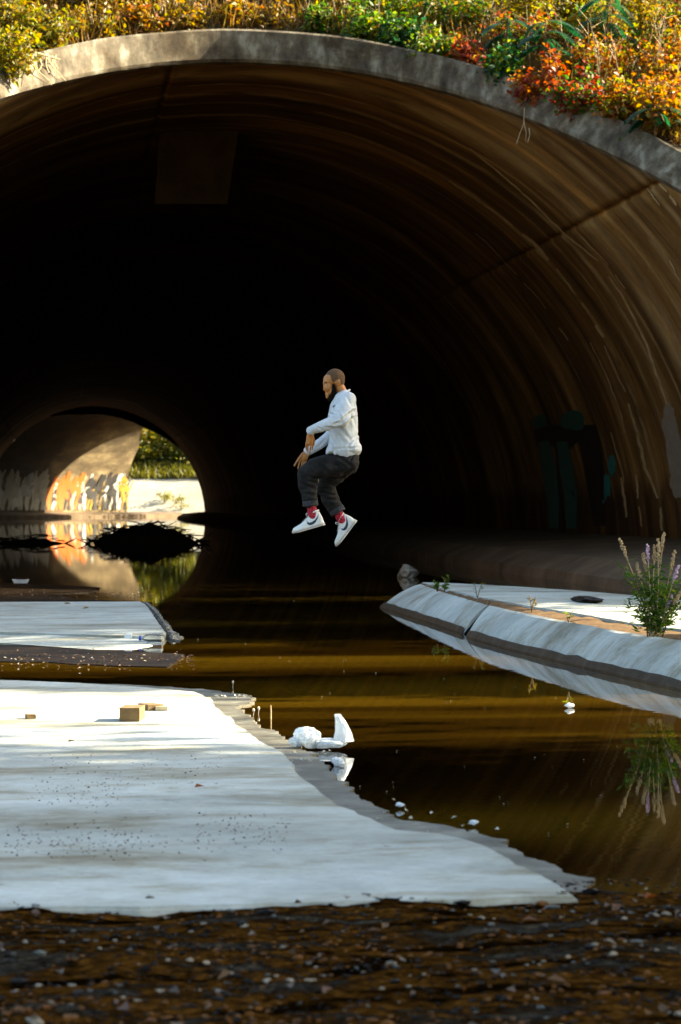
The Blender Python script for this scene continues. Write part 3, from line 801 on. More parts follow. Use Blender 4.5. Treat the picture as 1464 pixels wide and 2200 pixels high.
# mud banks beside and behind the left slab
struct(slab_mesh('mud_flat', rough_outline(px_poly([(-400, 1248), (0, 1252), (120, 1256), (215, 1262), (205, 1272), (120, 1275), (170, 1288), (320, 1293), (330, 1300), (-400, 1300)], .008), .15, .06, 11), .2, MAT['mud'], None, 0))
struct(slab_mesh('mud_flat', rough_outline(px_poly([(-400, 1385), (0, 1384), (200, 1396), (300, 1400), (400, 1405), (360, 1432), (250, 1430), (100, 1422), (-400, 1415)], .006), .12, .05, 12), .2, MAT['mud'], None, 0))

# left tilted slab, with a second one dipping below it
ls = [(-300, 1296, .10), (0, 1293, .10), (305, 1292, .10), (318, 1300, .10), (345, 1340, .075), (358, 1356, .05), (350, 1366, .038), (320, 1368, .036), (-300, 1348, .055)]
o = slab_mesh('concrete_slab', rough_outline(px_poly(ls, .1), .14, .008, 3), .10, MAT['slab'], None, .015); tag(o, 'tilted pale concrete slab at the left water edge with bottle at its front', 'slab')
ls2 = [(-300, 1344, .046), (0, 1350, .046), (150, 1360, .040), (300, 1370, .022), (330, 1386, .004), (290, 1397, .0), (200, 1396, .0), (0, 1381, .0), (-300, 1372, .0)]
o = slab_mesh('concrete_slab', rough_outline(px_poly(ls2, .02), .14, .02, 4), .12, MAT['slab'], None, .008); tag(o, 'low slab of pale concrete half under water below the tilted left slab', 'slab')
# broken edge pieces to its right
def rock(name, label, c, d, mat, rz=0, seed=0, parent=None, cat='rock', sub=2, cut=.25):
    bm = bmesh.new(); bmesh.ops.create_icosphere(bm, subdivisions=sub, radius=.5)
    rs = random.Random(seed)
    for k in range(7):   # flat fracture faces
        n = Vector((rs.gauss(0, 1), rs.gauss(0, 1), rs.gauss(0, 1))).normalized(); lim = rs.uniform(.26, .42)
        for v in bm.verts:
            e = v.co.dot(n) - lim
            if e > 0: v.co -= n * e
    for v in bm.verts: v.co += v.co.normalized() * (.10 * mnoise.noise(v.co * 5 + Vector((seed, 0, 0))) + .06 * mnoise.noise(v.co * 13 + Vector((seed, 0, 0))))
    rot = Matrix.Rotation(rz, 3, 'Z')
    for v in bm.verts: v.co = rot @ Vector((v.co.x * d[0], v.co.y * d[1], v.co.z * d[2])) * 1.25 + Vector(c)
    me = bpy.data.meshes.new(name); bm.to_mesh(me); bm.free()
    o = link(name, me, mat, parent)
    if label: tag(o, label, cat)
    return o
for i, (pl, lb) in enumerate((
    ([(312, 1293, .085), (322, 1296, .085), (340, 1312, .07), (357, 1334, .055), (369, 1347, .045), (357, 1349, .05), (338, 1324, .06)], 'long broken concrete strip along the right edge of the tilted slab'),
    ([(359, 1352, .04), (371, 1349, .04), (381, 1358, .03), (374, 1366, .03), (364, 1362, .035)], 'short broken concrete lump by the slab corner at the water'),
    ([(368, 1367, .022), (382, 1360, .022), (394, 1368, .008), (376, 1373, .012)], 'pointed broken concrete piece reaching furthest into the dark water'))):
    o = slab_mesh('concrete_chunk', rough_outline([ground(*q) for q in pl], .06, .035, 30 + i), .14, MAT['rubble'], None, .012); tag(o, lb, 'rubble')
# right-hand slab: flat top, soil-filled crack, sloping apron of two panels
rs = thing('concrete_kerb_slab', 'long pale sloping concrete slab with soil crack running in from the right', 'slab', ground(1464, 1420, 0))
water_l = [(820, 1305), (860, 1318), (930, 1340), (996, 1362), (1004, 1369), (1080, 1391), (1200, 1421), (1330, 1452), (1464, 1484), (1760, 1560)]
crack_l = [(903, 1254), (955, 1272), (1010, 1288), (1048, 1299), (1052, 1300), (1140, 1318), (1240, 1338), (1350, 1358), (1464, 1374), (1720, 1425)]
ZT = .215
def apron(i0, i1, name):
    """apron panel with a gently rounded face, a wet band at the waterline"""
    A = [ground(*water_l[i], 0) for i in range(i0, i1 + 1)]; B = [ground(*crack_l[i], ZT) for i in range(i0, i1 + 1)]
    def dens(P, n=26):
        out = []
        for k in range(n + 1):
            u = k / n * (len(P) - 1); j = min(int(u), len(P) - 2); out.append(P[j].lerp(P[j + 1], u - j))
        return out
    A, B = dens(A), dens(B); m = 10
    mb = MB(); wb = MB()
    for k in range(len(A)):
        a, b = A[k], B[k]; wv = .03 * mnoise.noise(Vector((a.y * 2, 3, 0)))
        for j in range(m + 1):
            u = j / m; q = a.lerp(b, u); q.z = ZT * (u ** .8) + .012 * math.sin(u * math.pi) + .004 * mnoise.noise(q * 9)
            if j == m: q += Vector((.02 * mnoise.noise(Vector((q.y * 5, 0, 0))), 0, -.004))
            mb.v.append(tuple(q))
        dv = (b - a).normalized()
        mb.v.append((a.x - dv.x * .1, a.y - dv.y * .1, -.25))
    W = m + 2
    for k in range(len(A) - 1):
        for j in range(m): q = k * W + j; mb.f.append((q, q + W, q + W + 1, q + 1))
        q = k * W; mb.f.append((q + W - 1, q + 2 * W - 1, q + W, q))
    for k in (0, len(A) - 1):
        mb.f.append(tuple(k * W + j for j in range(m + 1)))
    mb.build(name, MAT['slab'], rs, smooth=False)
    # algae and damp along the waterline: a thin crust proud of the concrete
    for k in range(len(A)):
        a, b = A[k], B[k]; ut = .105 + .03 * mnoise.noise(Vector((a.y * 3, 7, 0))) + .03 * mnoise.noise(Vector((a.y * 17, 7, 0)))
        dv = (b - a); dv.z = 0; dv.normalize()
        for w in range(5):
            u = -.05 + (ut + .05) * w / 4; q = a.lerp(b, u); up = max(0, u)
            q.z = ZT * (up ** .8) + .012 * math.sin(up * math.pi) + (.010 if w else -.03); q -= dv * .010
            wb.v.append(tuple(q))
    for k in range(len(A) - 1):
        for w in range(4): q = 5 * k + w; wb.f.append((q, q + 5, q + 6, q + 1))
    wb.build('wet_band', MAT['wetband'], rs)
apron(0, 3, 'apron_panel'); apron(4, 9, 'apron_panel')
top_poly = [(905, 1251), (960, 1252), (1100, 1259), (1250, 1269), (1400, 1282), (1464, 1289), (1800, 1325), (1800, 1420), (1464, 1352), (1350, 1338), (1240, 1318), (1140, 1303), (1052, 1287), (1010, 1279), (955, 1266)]
slab_mesh('top_slab', rough_outline(px_poly(top_poly, ZT + .01), .12, .008, 8), .4, MAT['slab'], rs, .012)
# soil in the crack
mb = MB()
for k in range(60):
    u = k / 59 * 9; j = min(int(u), 8)
    a = ground(*crack_l[j], ZT).lerp(ground(*crack_l[j + 1], ZT), u - j)
    c2 = [(905, 1251), (955, 1266), (1010, 1279), (1048, 1286), (1052, 1287), (1140, 1303), (1240, 1318), (1350, 1338), (1464, 1352), (1800, 1420)]
    b = ground(*c2[j], ZT).lerp(ground(*c2[j + 1], ZT), u - j)
    for w in range(5):
        q = a.lerp(b, w / 4); q.z = ZT - .012 + .014 * math.sin(w / 4 * math.pi) + .016 * mnoise.noise(Vector((q.x * 14, q.y * 14, 0)))
        mb.v.append(tuple(q))
for k in range(59):
    for w in range(4): q = k * 5 + w; mb.f.append((q, q + 5, q + 6, q + 1))
mb.build('soil', MAT['soil'], rs, smooth=True)
p = ground(1014, 1292 + 0, ZT)
for (a, b, lb) in ((1258, 1291, 'dark crumbly debris lump lying flat on the right slab top'),):
    q = ground(a, b, ZT + .02); rock('debris_lump', lb, (q.x, q.y, ZT + .025), (.16, .5, .05), MAT['mud'], .1, 61, cat='debris', sub=3)
q = ground(876, 1240); rock('rock', 'lone angular grey rock sticking out of dark water beyond right slab', (q.x, q.y, .05), (.24, .3, .2), MAT['stone'], .5, 62, sub=3)

# ---------------------------------------------------------------- dark debris heaps in the tunnel
def heap(label, px0, px1, py, hpx, seed, nst=60):
    rs_ = random.Random(seed); a = ground(px0, py); b = ground(px1, py); c = (a + b) / 2; Wd = (b - a).length; k = F * HC / (py - HOR) ; hm = hpx * HC / (py - HOR)
    t = thing('driftwood_heap', label, 'debris', (c.x, c.y, 0))
    mb = MB(); nx, ny = 26, 10
    for i in range(nx):
        for j in range(ny):
            u = i / (nx - 1) * 2 - 1; v = j / (ny - 1) * 2 - 1
            z = hm * max(0, (1 - abs(u) ** 2.2)) * max(0, 1 - v * v) * (1 + .5 * mnoise.noise(Vector((u * 4, v * 2, seed)))) - .04
            mb.v.append((c.x + u * Wd / 2, c.y + v * Wd * .35, z))
    for i in range(nx - 1):
        for j in range(ny - 1): q = i * ny + j; mb.f.append((q, q + ny, q + ny + 1, q + 1))
    mb.build('mud_mound', MAT['driftwood'], t, smooth=True)
    for i in range(nst):
        u = rs_.uniform(-1, 1) * (1.0 if i % 5 else 1.12); z = hm * (1 - abs(u) ** 2) * rs_.uniform(.3, 1.05) + .03
        p0 = Vector((c.x + u * Wd / 2, c.y + rs_.uniform(-.35, .35) * Wd, max(.02, z)))
        d = Vector((rs_.choice((-1, 1)) * rs_.uniform(.4, 1), rs_.uniform(-.4, .4), rs_.uniform(-.2, .45))) * rs_.uniform(.3, .9) * .5
        r = rs_.uniform(.008, .025)
        m = MB(); m.tube([p0 - d, p0 + Vector((0, 0, rs_.uniform(-.04, .04))), p0 + d], [r, r * .9, r * .5], 6); m.build('stick', MAT['driftwood'], t)
heap('dark driftwood heap in the water before the far tunnel opening', 195, 432, 1168, 42, 3, 90)
heap('low dark mound of debris in shadow left of the driftwood heap', -20, 150, 1168, 13, 4, 24)

# ================================================================== PLANTS OF THE SLOPE
def shrub(label, px, py, dep, h, w, pal, n, leaf=.075, second=None, frac=.3, seed=0, group='shrubs on the slope over the arch', droop=.0):
    r2 = np.random.default_rng(seed); rs_ = random.Random(seed)
    b = at_depth(px, py, dep)
    t = thing('shrub', label, 'shrub', b, group)
    mb = MB(); tips = []
    for k in range(max(7, int(w * 14))):
        a = rs_.uniform(0, 6.28); rr = math.sqrt(rs_.random())
        end = b + Vector((math.cos(a) * w * .5 * rr, math.sin(a) * w * .35 * rr, h * rs_.uniform(.55, 1.0) * (1 - .45 * rr * rr) - droop * rr))
        st = b + Vector((rs_.uniform(-.2, .2) * w, rs_.uniform(-.12, .12) * w, -.06))
        mid = st.lerp(end, .55) + Vector((rs_.uniform(-.05, .05), rs_.uniform(-.05, .05), .05 * h))
        mb.tube([st, mid, end], [.008, .006, .003], 4, False)
        for u in np.linspace(.25, 1, 7):
            q = st.lerp(mid, u * 2) if u < .5 else mid.lerp(end, u * 2 - 1); tips.append(q[:])
    mb.build('stems', MAT['stem'], t)
    tips = np.array(tips)
    P = tips[r2.integers(0, len(tips), n)] + r2.normal(size=(n, 3)) * np.array([.075, .075, .065]) * (w * .6 + .5)
    P[:, 2] = np.maximum(P[:, 2], b.z - .25)
    dirs = rand_dirs(n, -.15); ups = rand_dirs(n, .8)
    sz = r2.uniform(.6, 1.35, n) * leaf
    m = int(n * frac) if second else 0
    if second:
        link('foliage', leaf_mesh('foliage', P[:m], dirs[:m], ups[:m], sz[:m], sz[:m] * .6), LEAF[second], t)
    link('foliage', leaf_mesh('foliage', P[m:], dirs[m:], ups[m:], sz[m:], sz[m:] * .55), LEAF[pal], t)
    return t
def slope_pt(px, py):
    d = ray(px, py)       # on the slope plane z = 7.15 - (37.9 - y)/2.05
    t = (7.15 - 37.9 / 2.05 - HC) / (d.z - d.y / 2.05); return t
# back rows first: dense growth on the slope
sid = 200
COLN = {'green': 'green', 'yellowgreen': 'yellow-green', 'gold': 'golden', 'orange': 'orange', 'red': 'red', 'deepgreen': 'deep green', 'dry': 'straw'}
def place(px, py, h, w, pal, n, second, frac, where, leaf=.075, lift=0.0, droop=0.):
    global sid
    sid += 1
    dep = slope_pt(px, py)
    lb = f"{COLN[pal]}-leaved shrub {where}" if not second else f"{COLN[pal]}-leaved shrub with some {COLN[second]} leaves {where}"
    return shrub(lb, px, py + 4, dep + lift, h, w, pal, n, leaf, second, frac, sid, droop=droop)
# front row along the collar
FR = [
 (15, 175, .95, 1.0, 'yellowgreen', 1300, 'gold', .25, 'hanging over the left end of the collar'),
 (95, 110, .75, .8, 'yellowgreen', 900, 'dry', .2, 'just right of the bush at the left frame edge'),
 (190, 80, .55, .8, 'gold', 900, 'yellowgreen', .25, 'above the twigs on the left of the collar'),
 (290, 66, .5, .8, 'gold', 1000, 'orange', .35, 'left of the crown of the arch'),
 (395, 58, .45, .8, 'gold', 1000, 'dry', .3, 'directly left of the highest point of the collar'),
 (500, 53, .42, .8, 'gold', 1000, 'orange', .2, 'at the highest point of the collar'),
 (600, 54, .40, .7, 'dry', 700, 'gold', .5, 'right of the highest point of the collar'),
 (690, 66, .50, .7, 'green', 1000, 'yellowgreen', .25, 'where the green growth starts above the collar'),
 (775, 84, .55, .7, 'green', 1100, 'yellowgreen', .3, 'second of the green ones right of the crown'),
 (860, 104, .58, .7, 'green', 1100, 'deepgreen', .3, 'third of the green ones right of the crown'),
 (935, 128, .6, .7, 'green', 1000, 'yellowgreen', .4, 'left of the first red leaves'),
 (1010, 150, .65, .55, 'red', 520, 'orange', .35, 'first of the red ones right of the crown'),
 (1090, 178, .6, .7, 'green', 1000, 'deepgreen', .4, 'spilling over the collar between two red patches'),
 (1175, 212, .65, .8, 'orange', 900, 'red', .4, 'with tips trailing on the collar right of centre'),
 (1262, 240, .7, .8, 'red', 900, 'green', .45, 'low behind the collar on the right'),
 (1345, 262, .75, .8, 'orange', 1000, 'yellowgreen', .45, 'above the small green leaves on the right collar'),
 (1435, 300, .9, .8, 'gold', 1000, 'orange', .4, 'at the right frame edge behind the collar'),
]
FR += [(1285, 135, 1.0, 1.0, 'yellowgreen', 1700, 'green', .3, 'behind the tallest feather-leaved sapling'), (1235, 80, 1.0, 1.0, 'gold', 1500, 'yellowgreen', .4, 'high left of the tallest feather-leaved sapling'), (1385, 105, 1.1, 1.1, 'gold', 1700, 'yellowgreen', .35, 'in the upper right corner of the frame'), (1440, 170, 1.0, 1.0, 'yellowgreen', 1500, 'orange', .3, 'at the right frame edge below the corner')]
for a in FR: place(*a, leaf=.085, droop=.12)
WHERE2 = ['at far left', 'left of centre-left', 'centre-left', 'left of the middle', 'in the middle', 'right of the middle', 'centre-right', 'further right', 'at right', 'at far right']
BK = [('second row', 40, .8, 10), ('third row', 85, 1.0, 10), ('fourth row', 150, 1.2, 9), ('topmost row', 235, 1.5, 9)]
def collar_y(px): return 60 + max(0, px - 480) ** 2 * .00026 + max(0, 480 - px) ** 2 * .00035
PALS = [['yellowgreen', 'gold', 'gold', 'dry', 'gold', 'green', 'green', 'yellowgreen', 'orange', 'orange'],
        ['gold', 'yellowgreen', 'gold', 'gold', 'dry', 'yellowgreen', 'yellowgreen', 'yellowgreen', 'gold', 'orange'],
        ['gold', 'gold', 'yellowgreen', 'gold', 'yellowgreen', 'yellowgreen', 'gold', 'yellowgreen', 'gold', 'gold'],
        ['yellowgreen', 'gold', 'green', 'yellowgreen', 'gold', 'yellowgreen', 'yellowgreen', 'gold', 'yellowgreen', 'gold']]
SECS = ['gold', 'dry', 'yellowgreen', 'orange', 'green', 'yellowgreen', 'gold', 'red', 'yellowgreen', 'gold']
for r, (rn, dy, h, cnt) in enumerate(BK):
    for k in range(cnt):
        px = 20 + k * (1464 - 20) / (cnt - 1) + random.uniform(-25, 25)
        pal = PALS[r][k]; sec = SECS[(k + r * 3) % 10]
        if sec == pal: sec = 'dry'
        place(px, collar_y(px) - dy, h * random.uniform(.8, 1.1), 1.15, pal, 2300, sec, .35, f'in the {rn}, {WHERE2[k]}', leaf=.068)
# dry grass between them
pts = []
while len(pts) < 7000:
    px = random.uniform(-60, 1500); py = collar_y(px) - abs(random.gauss(0, 70)) + 6
    pts.append(at_depth(px, py, slope_pt(px, py))[:])
pts = np.array(pts); pts[:, 2] -= .08
stuff(link('dry_grass', blades('dry_grass', pts, rng.uniform(.2, .55, len(pts)), .016, .35), LEAF['dry']), 'straw-coloured dry grass between the shrubs over the arch', 'grass')
m = MB()
for k in range(60):
    px = random.uniform(-20, 1480); py = collar_y(px) - random.uniform(5, 170); b = at_depth(px, py, slope_pt(px, py) - .25)
    h = random.uniform(.5, 1.1); tip = b + Vector((random.uniform(-.25, .25), random.uniform(-.1, .1), h)); mid = b.lerp(tip, .5) + Vector((random.uniform(-.05, .05), 0, 0))
    m.tube([b - Vector((0, 0, .2)), mid, tip], [.009, .006, .003], 5)
    for q in range(random.randint(2, 4)):
        a = mid.lerp(tip, random.uniform(0, .9)); m.tube([a, a + Vector((random.uniform(-.2, .2), random.uniform(-.1, .1), random.uniform(.05, .2)))], [.004, .002], 4)
stuff(m.build('dead_stalks', MAT['drystem']), 'thin bare dead stalks standing among the shrubs over the arch', 'stalks')
# compound-leaved saplings (long fronds with paired leaflets)
def sapling(label, px, py, h, nfr, seed):
    rs_ = random.Random(seed); dep = slope_pt(px, py) - .35; b = at_depth(px, py, dep)
    t = thing('sapling', label, 'sapling', b, 'feather-leaved saplings on the slope')
    mb = MB(); top = b + Vector((.05, 0, h)); mb.tube([b - Vector((0, 0, .3)), b + Vector((.03, 0, h * .5)), top], [.016, .012, .007], 6); mb.build('stem', MAT['stem'], t)
    for k in range(nfr):
        P = []; D = []; U = []; mbx = MB()
        a = k * 2.4 + rs_.uniform(-.3, .3); st = b + Vector((.03, 0, h * (.45 + .55 * k / nfr)))
        L = rs_.uniform(.32, .5); pts_ = []
        for j in range(15):
            u = j / 14; pts_.append(st + Vector((math.cos(a) * L * u, math.sin(a) * L * .6 * u, L * (.45 * u - .75 * u * u))))
        mbx.tube(pts_, [.004] * 15, 4, False)
        for j in range(2, 15):
            d = (pts_[j] - pts_[j - 1]).normalized(); s = d.cross(Vector((0, 0, 1))).normalized()
            for sg in (-1, 1):
                P.append(pts_[j][:]); D.append((s * sg + d * .35 + Vector((0, 0, -.35)))[:]); U.append((0, 0, 1))
        fr = mbx.build('frond', MAT['stem'], t)
        ln = np.array([.10 * math.sin(math.pi * min(1, .25 + .75 * (1 - i / len(P)))) + .04 for i in range(len(P))])
        link('leaflets', leaf_mesh('leaflets', np.array(P), np.array(D), np.array(U, float), ln, ln * .33, .12), LEAF['deepgreen'], fr)
sapling('deep green feather-leaved sapling left of the red berries at upper right', 1165, 165, .75, 9, 1)
sapling('tallest deep green feather-leaved sapling at the top right', 1300, 150, 1.0, 11, 2)
sapling('small feather-leaved sapling low by the collar at the right edge', 1405, 285, .35, 7, 3)
sapling('feather-leaved sapling between the green and red shrubs', 1085, 130, .6, 7, 4)
# dry twigs over the left collar, hanging rootlets, small creeper leaves on the collar
def collar_pt(px, py, off=.03):
    p = on_vault(px, py, R + .2); d = ray(px, py)
    z = p.z; y = ym(R * p.z / (R + .2), p.x < CX) - off
    return EYE + d * (y / d.y)
tw = thing('dry_twigs', 'pale dry twigs trailing over the left part of the collar', 'twigs', collar_pt(60, 120))
for pts_ in ([(30, 95), (60, 130), (85, 155), (105, 172), (112, 183)], [(95, 110), (108, 135), (120, 150), (130, 160), (142, 174)], [(85, 125), (90, 140), (84, 152)], [(100, 115), (99, 140), (105, 156)],
             [(112, 120), (113, 140), (118, 156), (122, 150)], [(60, 108), (95, 118), (130, 128)], [(120, 118), (116, 132), (124, 148)]):
    m = MB(); m.tube([collar_pt(a, b, .05 + .02 * i) for i, (a, b) in enumerate(pts_)], [.012, .009, .007, .005, .004][:len(pts_)], 5); m.build('twig', MAT['drystem'], tw)
rt = thing('hanging_roots', 'thin roots dangling from the collar in front of the vault', 'roots', collar_pt(1128, 225))
for pts_ in ([(1127, 232), (1126, 262), (1131, 285), (1130, 304)], [(1127, 262), (1118, 285), (1110, 310)], [(1137, 275), (1139, 290), (1134, 306)]):
    m = MB(); m.tube([collar_pt(a, b, .04) for a, b in pts_], [.005, .004, .004, .002][:len(pts_)], 5); m.build('root', MAT['drystem'], rt)
cr = thing('creeper', 'few round green creeper leaves lying on the right collar', 'creeper', collar_pt(1345, 300))
m = MB(); m.tube([collar_pt(a, b, .02) for a, b in ((1400, 280), (1372, 286), (1345, 292), (1330, 298), (1315, 318))], .004, 5); m.build('stem', MAT['stem'], cr)
P = np.array([collar_pt(a, b, .05)[:] for a, b in ((1345, 286), (1331, 294), (1361, 284), (1377, 284), (1318, 308), (1308, 320))])
link('leaves', leaf_mesh('leaves', P, np.tile([.2, -.3, -1.], (6, 1)), np.tile([0, -1., .2], (6, 1)), np.array([.085, .065, .08, .08, .04, .03]), np.array([.075, .055, .07, .07, .03, .025]), .05), LEAF['green'], cr)

# ---------------------------------------------------------------- loosestrife on the right slab, little weeds
MAT['petal'] = plain('purple_petals', (.46, .30, .42), .7, .3, 40)
MAT['seed'] = plain('seed_spikes', (.34, .24, .13), .9, .4, 60)
def loosestrife():
    b = ground(1408, 1372, ZT)
    t = thing('loosestrife', 'bushy purple-flowered loosestrife plant growing from the right slab crack', 'plant', b)
    k = (b - EYE).dot(FW); mpp = k / F
    def P(px, py, dy=0): return b + RT * ((px - 1408) * mpp) + Vector((0, 0, (1372 - py) * mpp)) + FW * dy
    spikes = [(1334, 1157, 'seed'), (1388, 1170, 'petal'), (1411, 1158, 'seed'), (1404, 1172, 'seed'), (1427, 1145, 'seed'), (1450, 1182, 'seed'), (1366, 1208, 'seed'), (1381, 1188, 'seed'), (1453, 1214, 'petal'), (1441, 1278, 'petal'), (1462, 1264, 'seed'), (1372, 1304, None), (1343, 1226, None), (1360, 1235, None), (1438, 1240, None), (1475, 1230, None), (1393, 1230, None), (1470, 1300, None), (1380, 1320, None), (1425, 1215, None)]
    LP = []; LD = []
    for i, (x, y, kd) in enumerate(spikes):
        dy = random.uniform(-.12, .12)
        base = P(1408 + random.uniform(-18, 18), 1368, dy * .3)
        mid = P(1408 + (x - 1408) * .45 + random.uniform(-4, 4), 1372 - (1372 - y) * .5, dy * .7); tip = P(x, y, dy)
        m = MB(); m.tube([base, base.lerp(mid, .5) + RT * .005, mid, mid.lerp(tip, .5), tip], [.004, .004, .003, .003, .002], 5); st = m.build('stem', MAT['stem'] if kd is None else MAT['drystem'], t)
        if kd:
            L = {'seed': .15, 'petal': .12}[kd] * (.8 + .4 * random.random()); m = MB(); dirv = (mid - tip).normalized()
            nb = int(L / .006)
            for q in range(nb):
                c = tip + dirv * (L * q / nb); r = .0075 * (.4 + .8 * math.sin(math.pi * min(.95, .15 + q / nb)))
                for w in range(2): m.ell(c + Vector((random.uniform(-1, 1), random.uniform(-1, 1), random.uniform(-.5, .5))) * r, (r * .75,) * 3, None, 5, 4)
            m.build('flower_spike' if kd == 'petal' else 'seed_spike', MAT[kd], st)
        for q in range(40):
            u = random.uniform(.12, .78 if kd else 1.0); c = base.lerp(mid, u * 2) if u < .5 else mid.lerp(tip, u * 2 - 1)
            LP.append((c + Vector((random.uniform(-.012, .012),) * 3))[:]); LD.append((random.gauss(0, 1), random.gauss(0, 1), random.uniform(-.3, .9)))
    for q in range(520):
        c = P(random.gauss(1412, 27), random.triangular(1245, 1366, 1310), random.gauss(0, .07)); LP.append(c[:]); LD.append((random.gauss(0, 1), random.gauss(0, 1), random.uniform(-.2, 1.0)))
    n = len(LP)
    link('foliage', leaf_mesh('foliage', np.array(LP), np.array(LD), rand_dirs(n, .8), rng.uniform(.03, .065, n), rng.uniform(.009, .016, n), .2), LEAF['green'], t)
loosestrife()
def weedlet(label, px, py, h, n, leaf=.03, pal='green', z=ZT):
    b = ground(px, py, z); t = thing('weed', label, 'weed', b, 'little weeds in the slab crack'); LP = []; LD = []
    for k in range(max(2, n // 8)):
        tip = b + Vector((random.uniform(-.4, .4) * h, random.uniform(-.3, .3) * h, h * random.uniform(.6, 1)))
        m = MB(); m.tube([b, b.lerp(tip, .5) + Vector((0, 0, .02)), tip], [.003, .0025, .0015], 4); m.build('stem', MAT['stem'], t)
        for q in range(8): LP.append(b.lerp(tip, random.uniform(.3, 1))[:]); LD.append((random.gauss(0, 1), random.gauss(0, 1), random.uniform(-.2, .8)))
    n = len(LP); link('leaves', leaf_mesh('leaves', np.array(LP), np.array(LD), rand_dirs(n, .8), rng.uniform(.6, 1.2, n) * leaf, rng.uniform(.25, .45, n) * leaf), LEAF[pal], t)
weedlet('bright green weed at the far tip of the right slab', 940, 1272, .10, 40, .045)
weedlet('taller green weed second from the far tip of the right slab', 955, 1273, .13, 32, .045)
weedlet('thin spindly weed in the middle of the slab crack', 1026, 1285, .14, 10)
weedlet('small brownish weed halfway along the slab crack', 1143, 1316, .12, 24, .03, 'gold')
weedlet('low green weed left of the loosestrife in the crack', 1222, 1338, .10, 20, .03)

# ================================================================== LITTER THINGS
def P3(px, py, z=0.): return ground(px, py, z)
# bricks
MAT['brick'] = plain('tan_brick', (.15, .095, .04), .9, .2, 30, bstr=.5)
MAT['card'] = plain('pale_board', (.5, .4, .24), .9, .15, 20)
def brick(label, px, py, d, rz, mat, tilt=0):
    c = P3(px, py, .047); t = MB(); t.box((0, 0, d[2] / 2), d); bm = bmesh.new()
    me = bpy.data.meshes.new('brick'); me.from_pydata(t.v, [], t.f); bm.from_mesh(me); bmesh.ops.subdivide_edges(bm, edges=bm.edges, cuts=3, use_grid_fill=True)
    for v in bm.verts: v.co += Vector((mnoise.noise(v.co * 30), mnoise.noise(v.co * 30 + Vector((5, 0, 0))), mnoise.noise(v.co * 30 + Vector((0, 5, 0))))) * .0022
    bmesh.ops.recalc_face_normals(bm, faces=bm.faces); bm.to_mesh(me); bm.free()
    o = link('brick', me, mat); o.location = (c.x, c.y, .047); o.rotation_euler = (tilt, 0, rz); tag(o, label, 'brick', 'brick pieces on the foreground slab'); return o
brick('biggest tan brick standing end-on on the sunlit slab', 285, 1546, (.083, .19, .056), R_(-9), MAT['brick'], R_(0))
brick('flat brown brick piece behind the biggest brick', 324, 1524, (.072, .12, .025), R_(20), MAT['brick'])
brick('pale board scrap touching the flat brown brick piece', 350, 1525, (.055, .08, .018), R_(-10), MAT['card'])
brick('small brown brick fragment near the left frame edge', 66, 1543, (.04, .06, .018), R_(8), MAT['brick'])

# crumpled white plastic bag at the waterline
def plastic():
    m, nt, b = newmat('thin_white_plastic'); b.inputs['Base Color'].default_value = (.72, .76, .8, 1); b.inputs['Roughness'].default_value = .35
    b.inputs['Subsurface Weight'].default_value = .0
    v = coords(nt); n = noise(nt, v, 60, 5, .6); bump(nt, b, n, .7, .01)
    tr = nt.nodes.new('ShaderNodeBsdfTranslucent'); tr.inputs[0].default_value = (.75, .8, .85, 1); ms = nt.nodes.new('ShaderNodeMixShader'); ms.inputs[0].default_value = .4
    nt.links.new(b.outputs[0], ms.inputs[1]); nt.links.new(tr.outputs[0], ms.inputs[2]); nt.links.new(ms.outputs[0], nt.nodes['Material Output'].inputs[0]); return m
MAT['plastic'] = plastic()
def crumple(c, d, seed, name, parent, rot=None, amp=.45, sub=4):
    bm = bmesh.new(); bmesh.ops.create_icosphere(bm, subdivisions=sub, radius=.5)
    for v in bm.verts:
        q = v.co.copy(); rdg = 1 - abs(mnoise.noise(q * 4 + Vector((seed, 0, 0)))) * 2.2
        v.co += v.co.normalized() * amp * .35 * (rdg - .3) + v.co.normalized() * amp * .5 * mnoise.noise(q * 2.2 + Vector((0, seed, 0)))
        v.co = Vector((v.co.x * d[0], v.co.y * d[1], v.co.z * d[2]))
        if rot is not None: v.co = rot @ v.co
        v.co += Vector(c)
    me = bpy.data.meshes.new(name); bm.to_mesh(me); bm.free(); return link(name, me, MAT['plastic'], parent)
c0 = P3(690, 1600, .02); kk = HC / 520
bag = thing('plastic_bag', 'crumpled white plastic bag with one flap standing up at the waterline', 'bag', (c0.x, c0.y, 0))
def Bp(px, py, dy=0): return c0 + RT * ((px - 690) * kk) + Vector((0, 0, (1605 - py) * kk)) + FW * dy
crumple(Bp(662, 1589), (.095, .09, .075), 1, 'bag_body', bag, amp=.3)
crumple(Bp(705, 1602), (.13, .07, .035), 2, 'bag_body', bag, amp=.3)
crumple(Bp(640, 1598), (.06, .07, .04), 3, 'bag_body', bag, amp=.3)
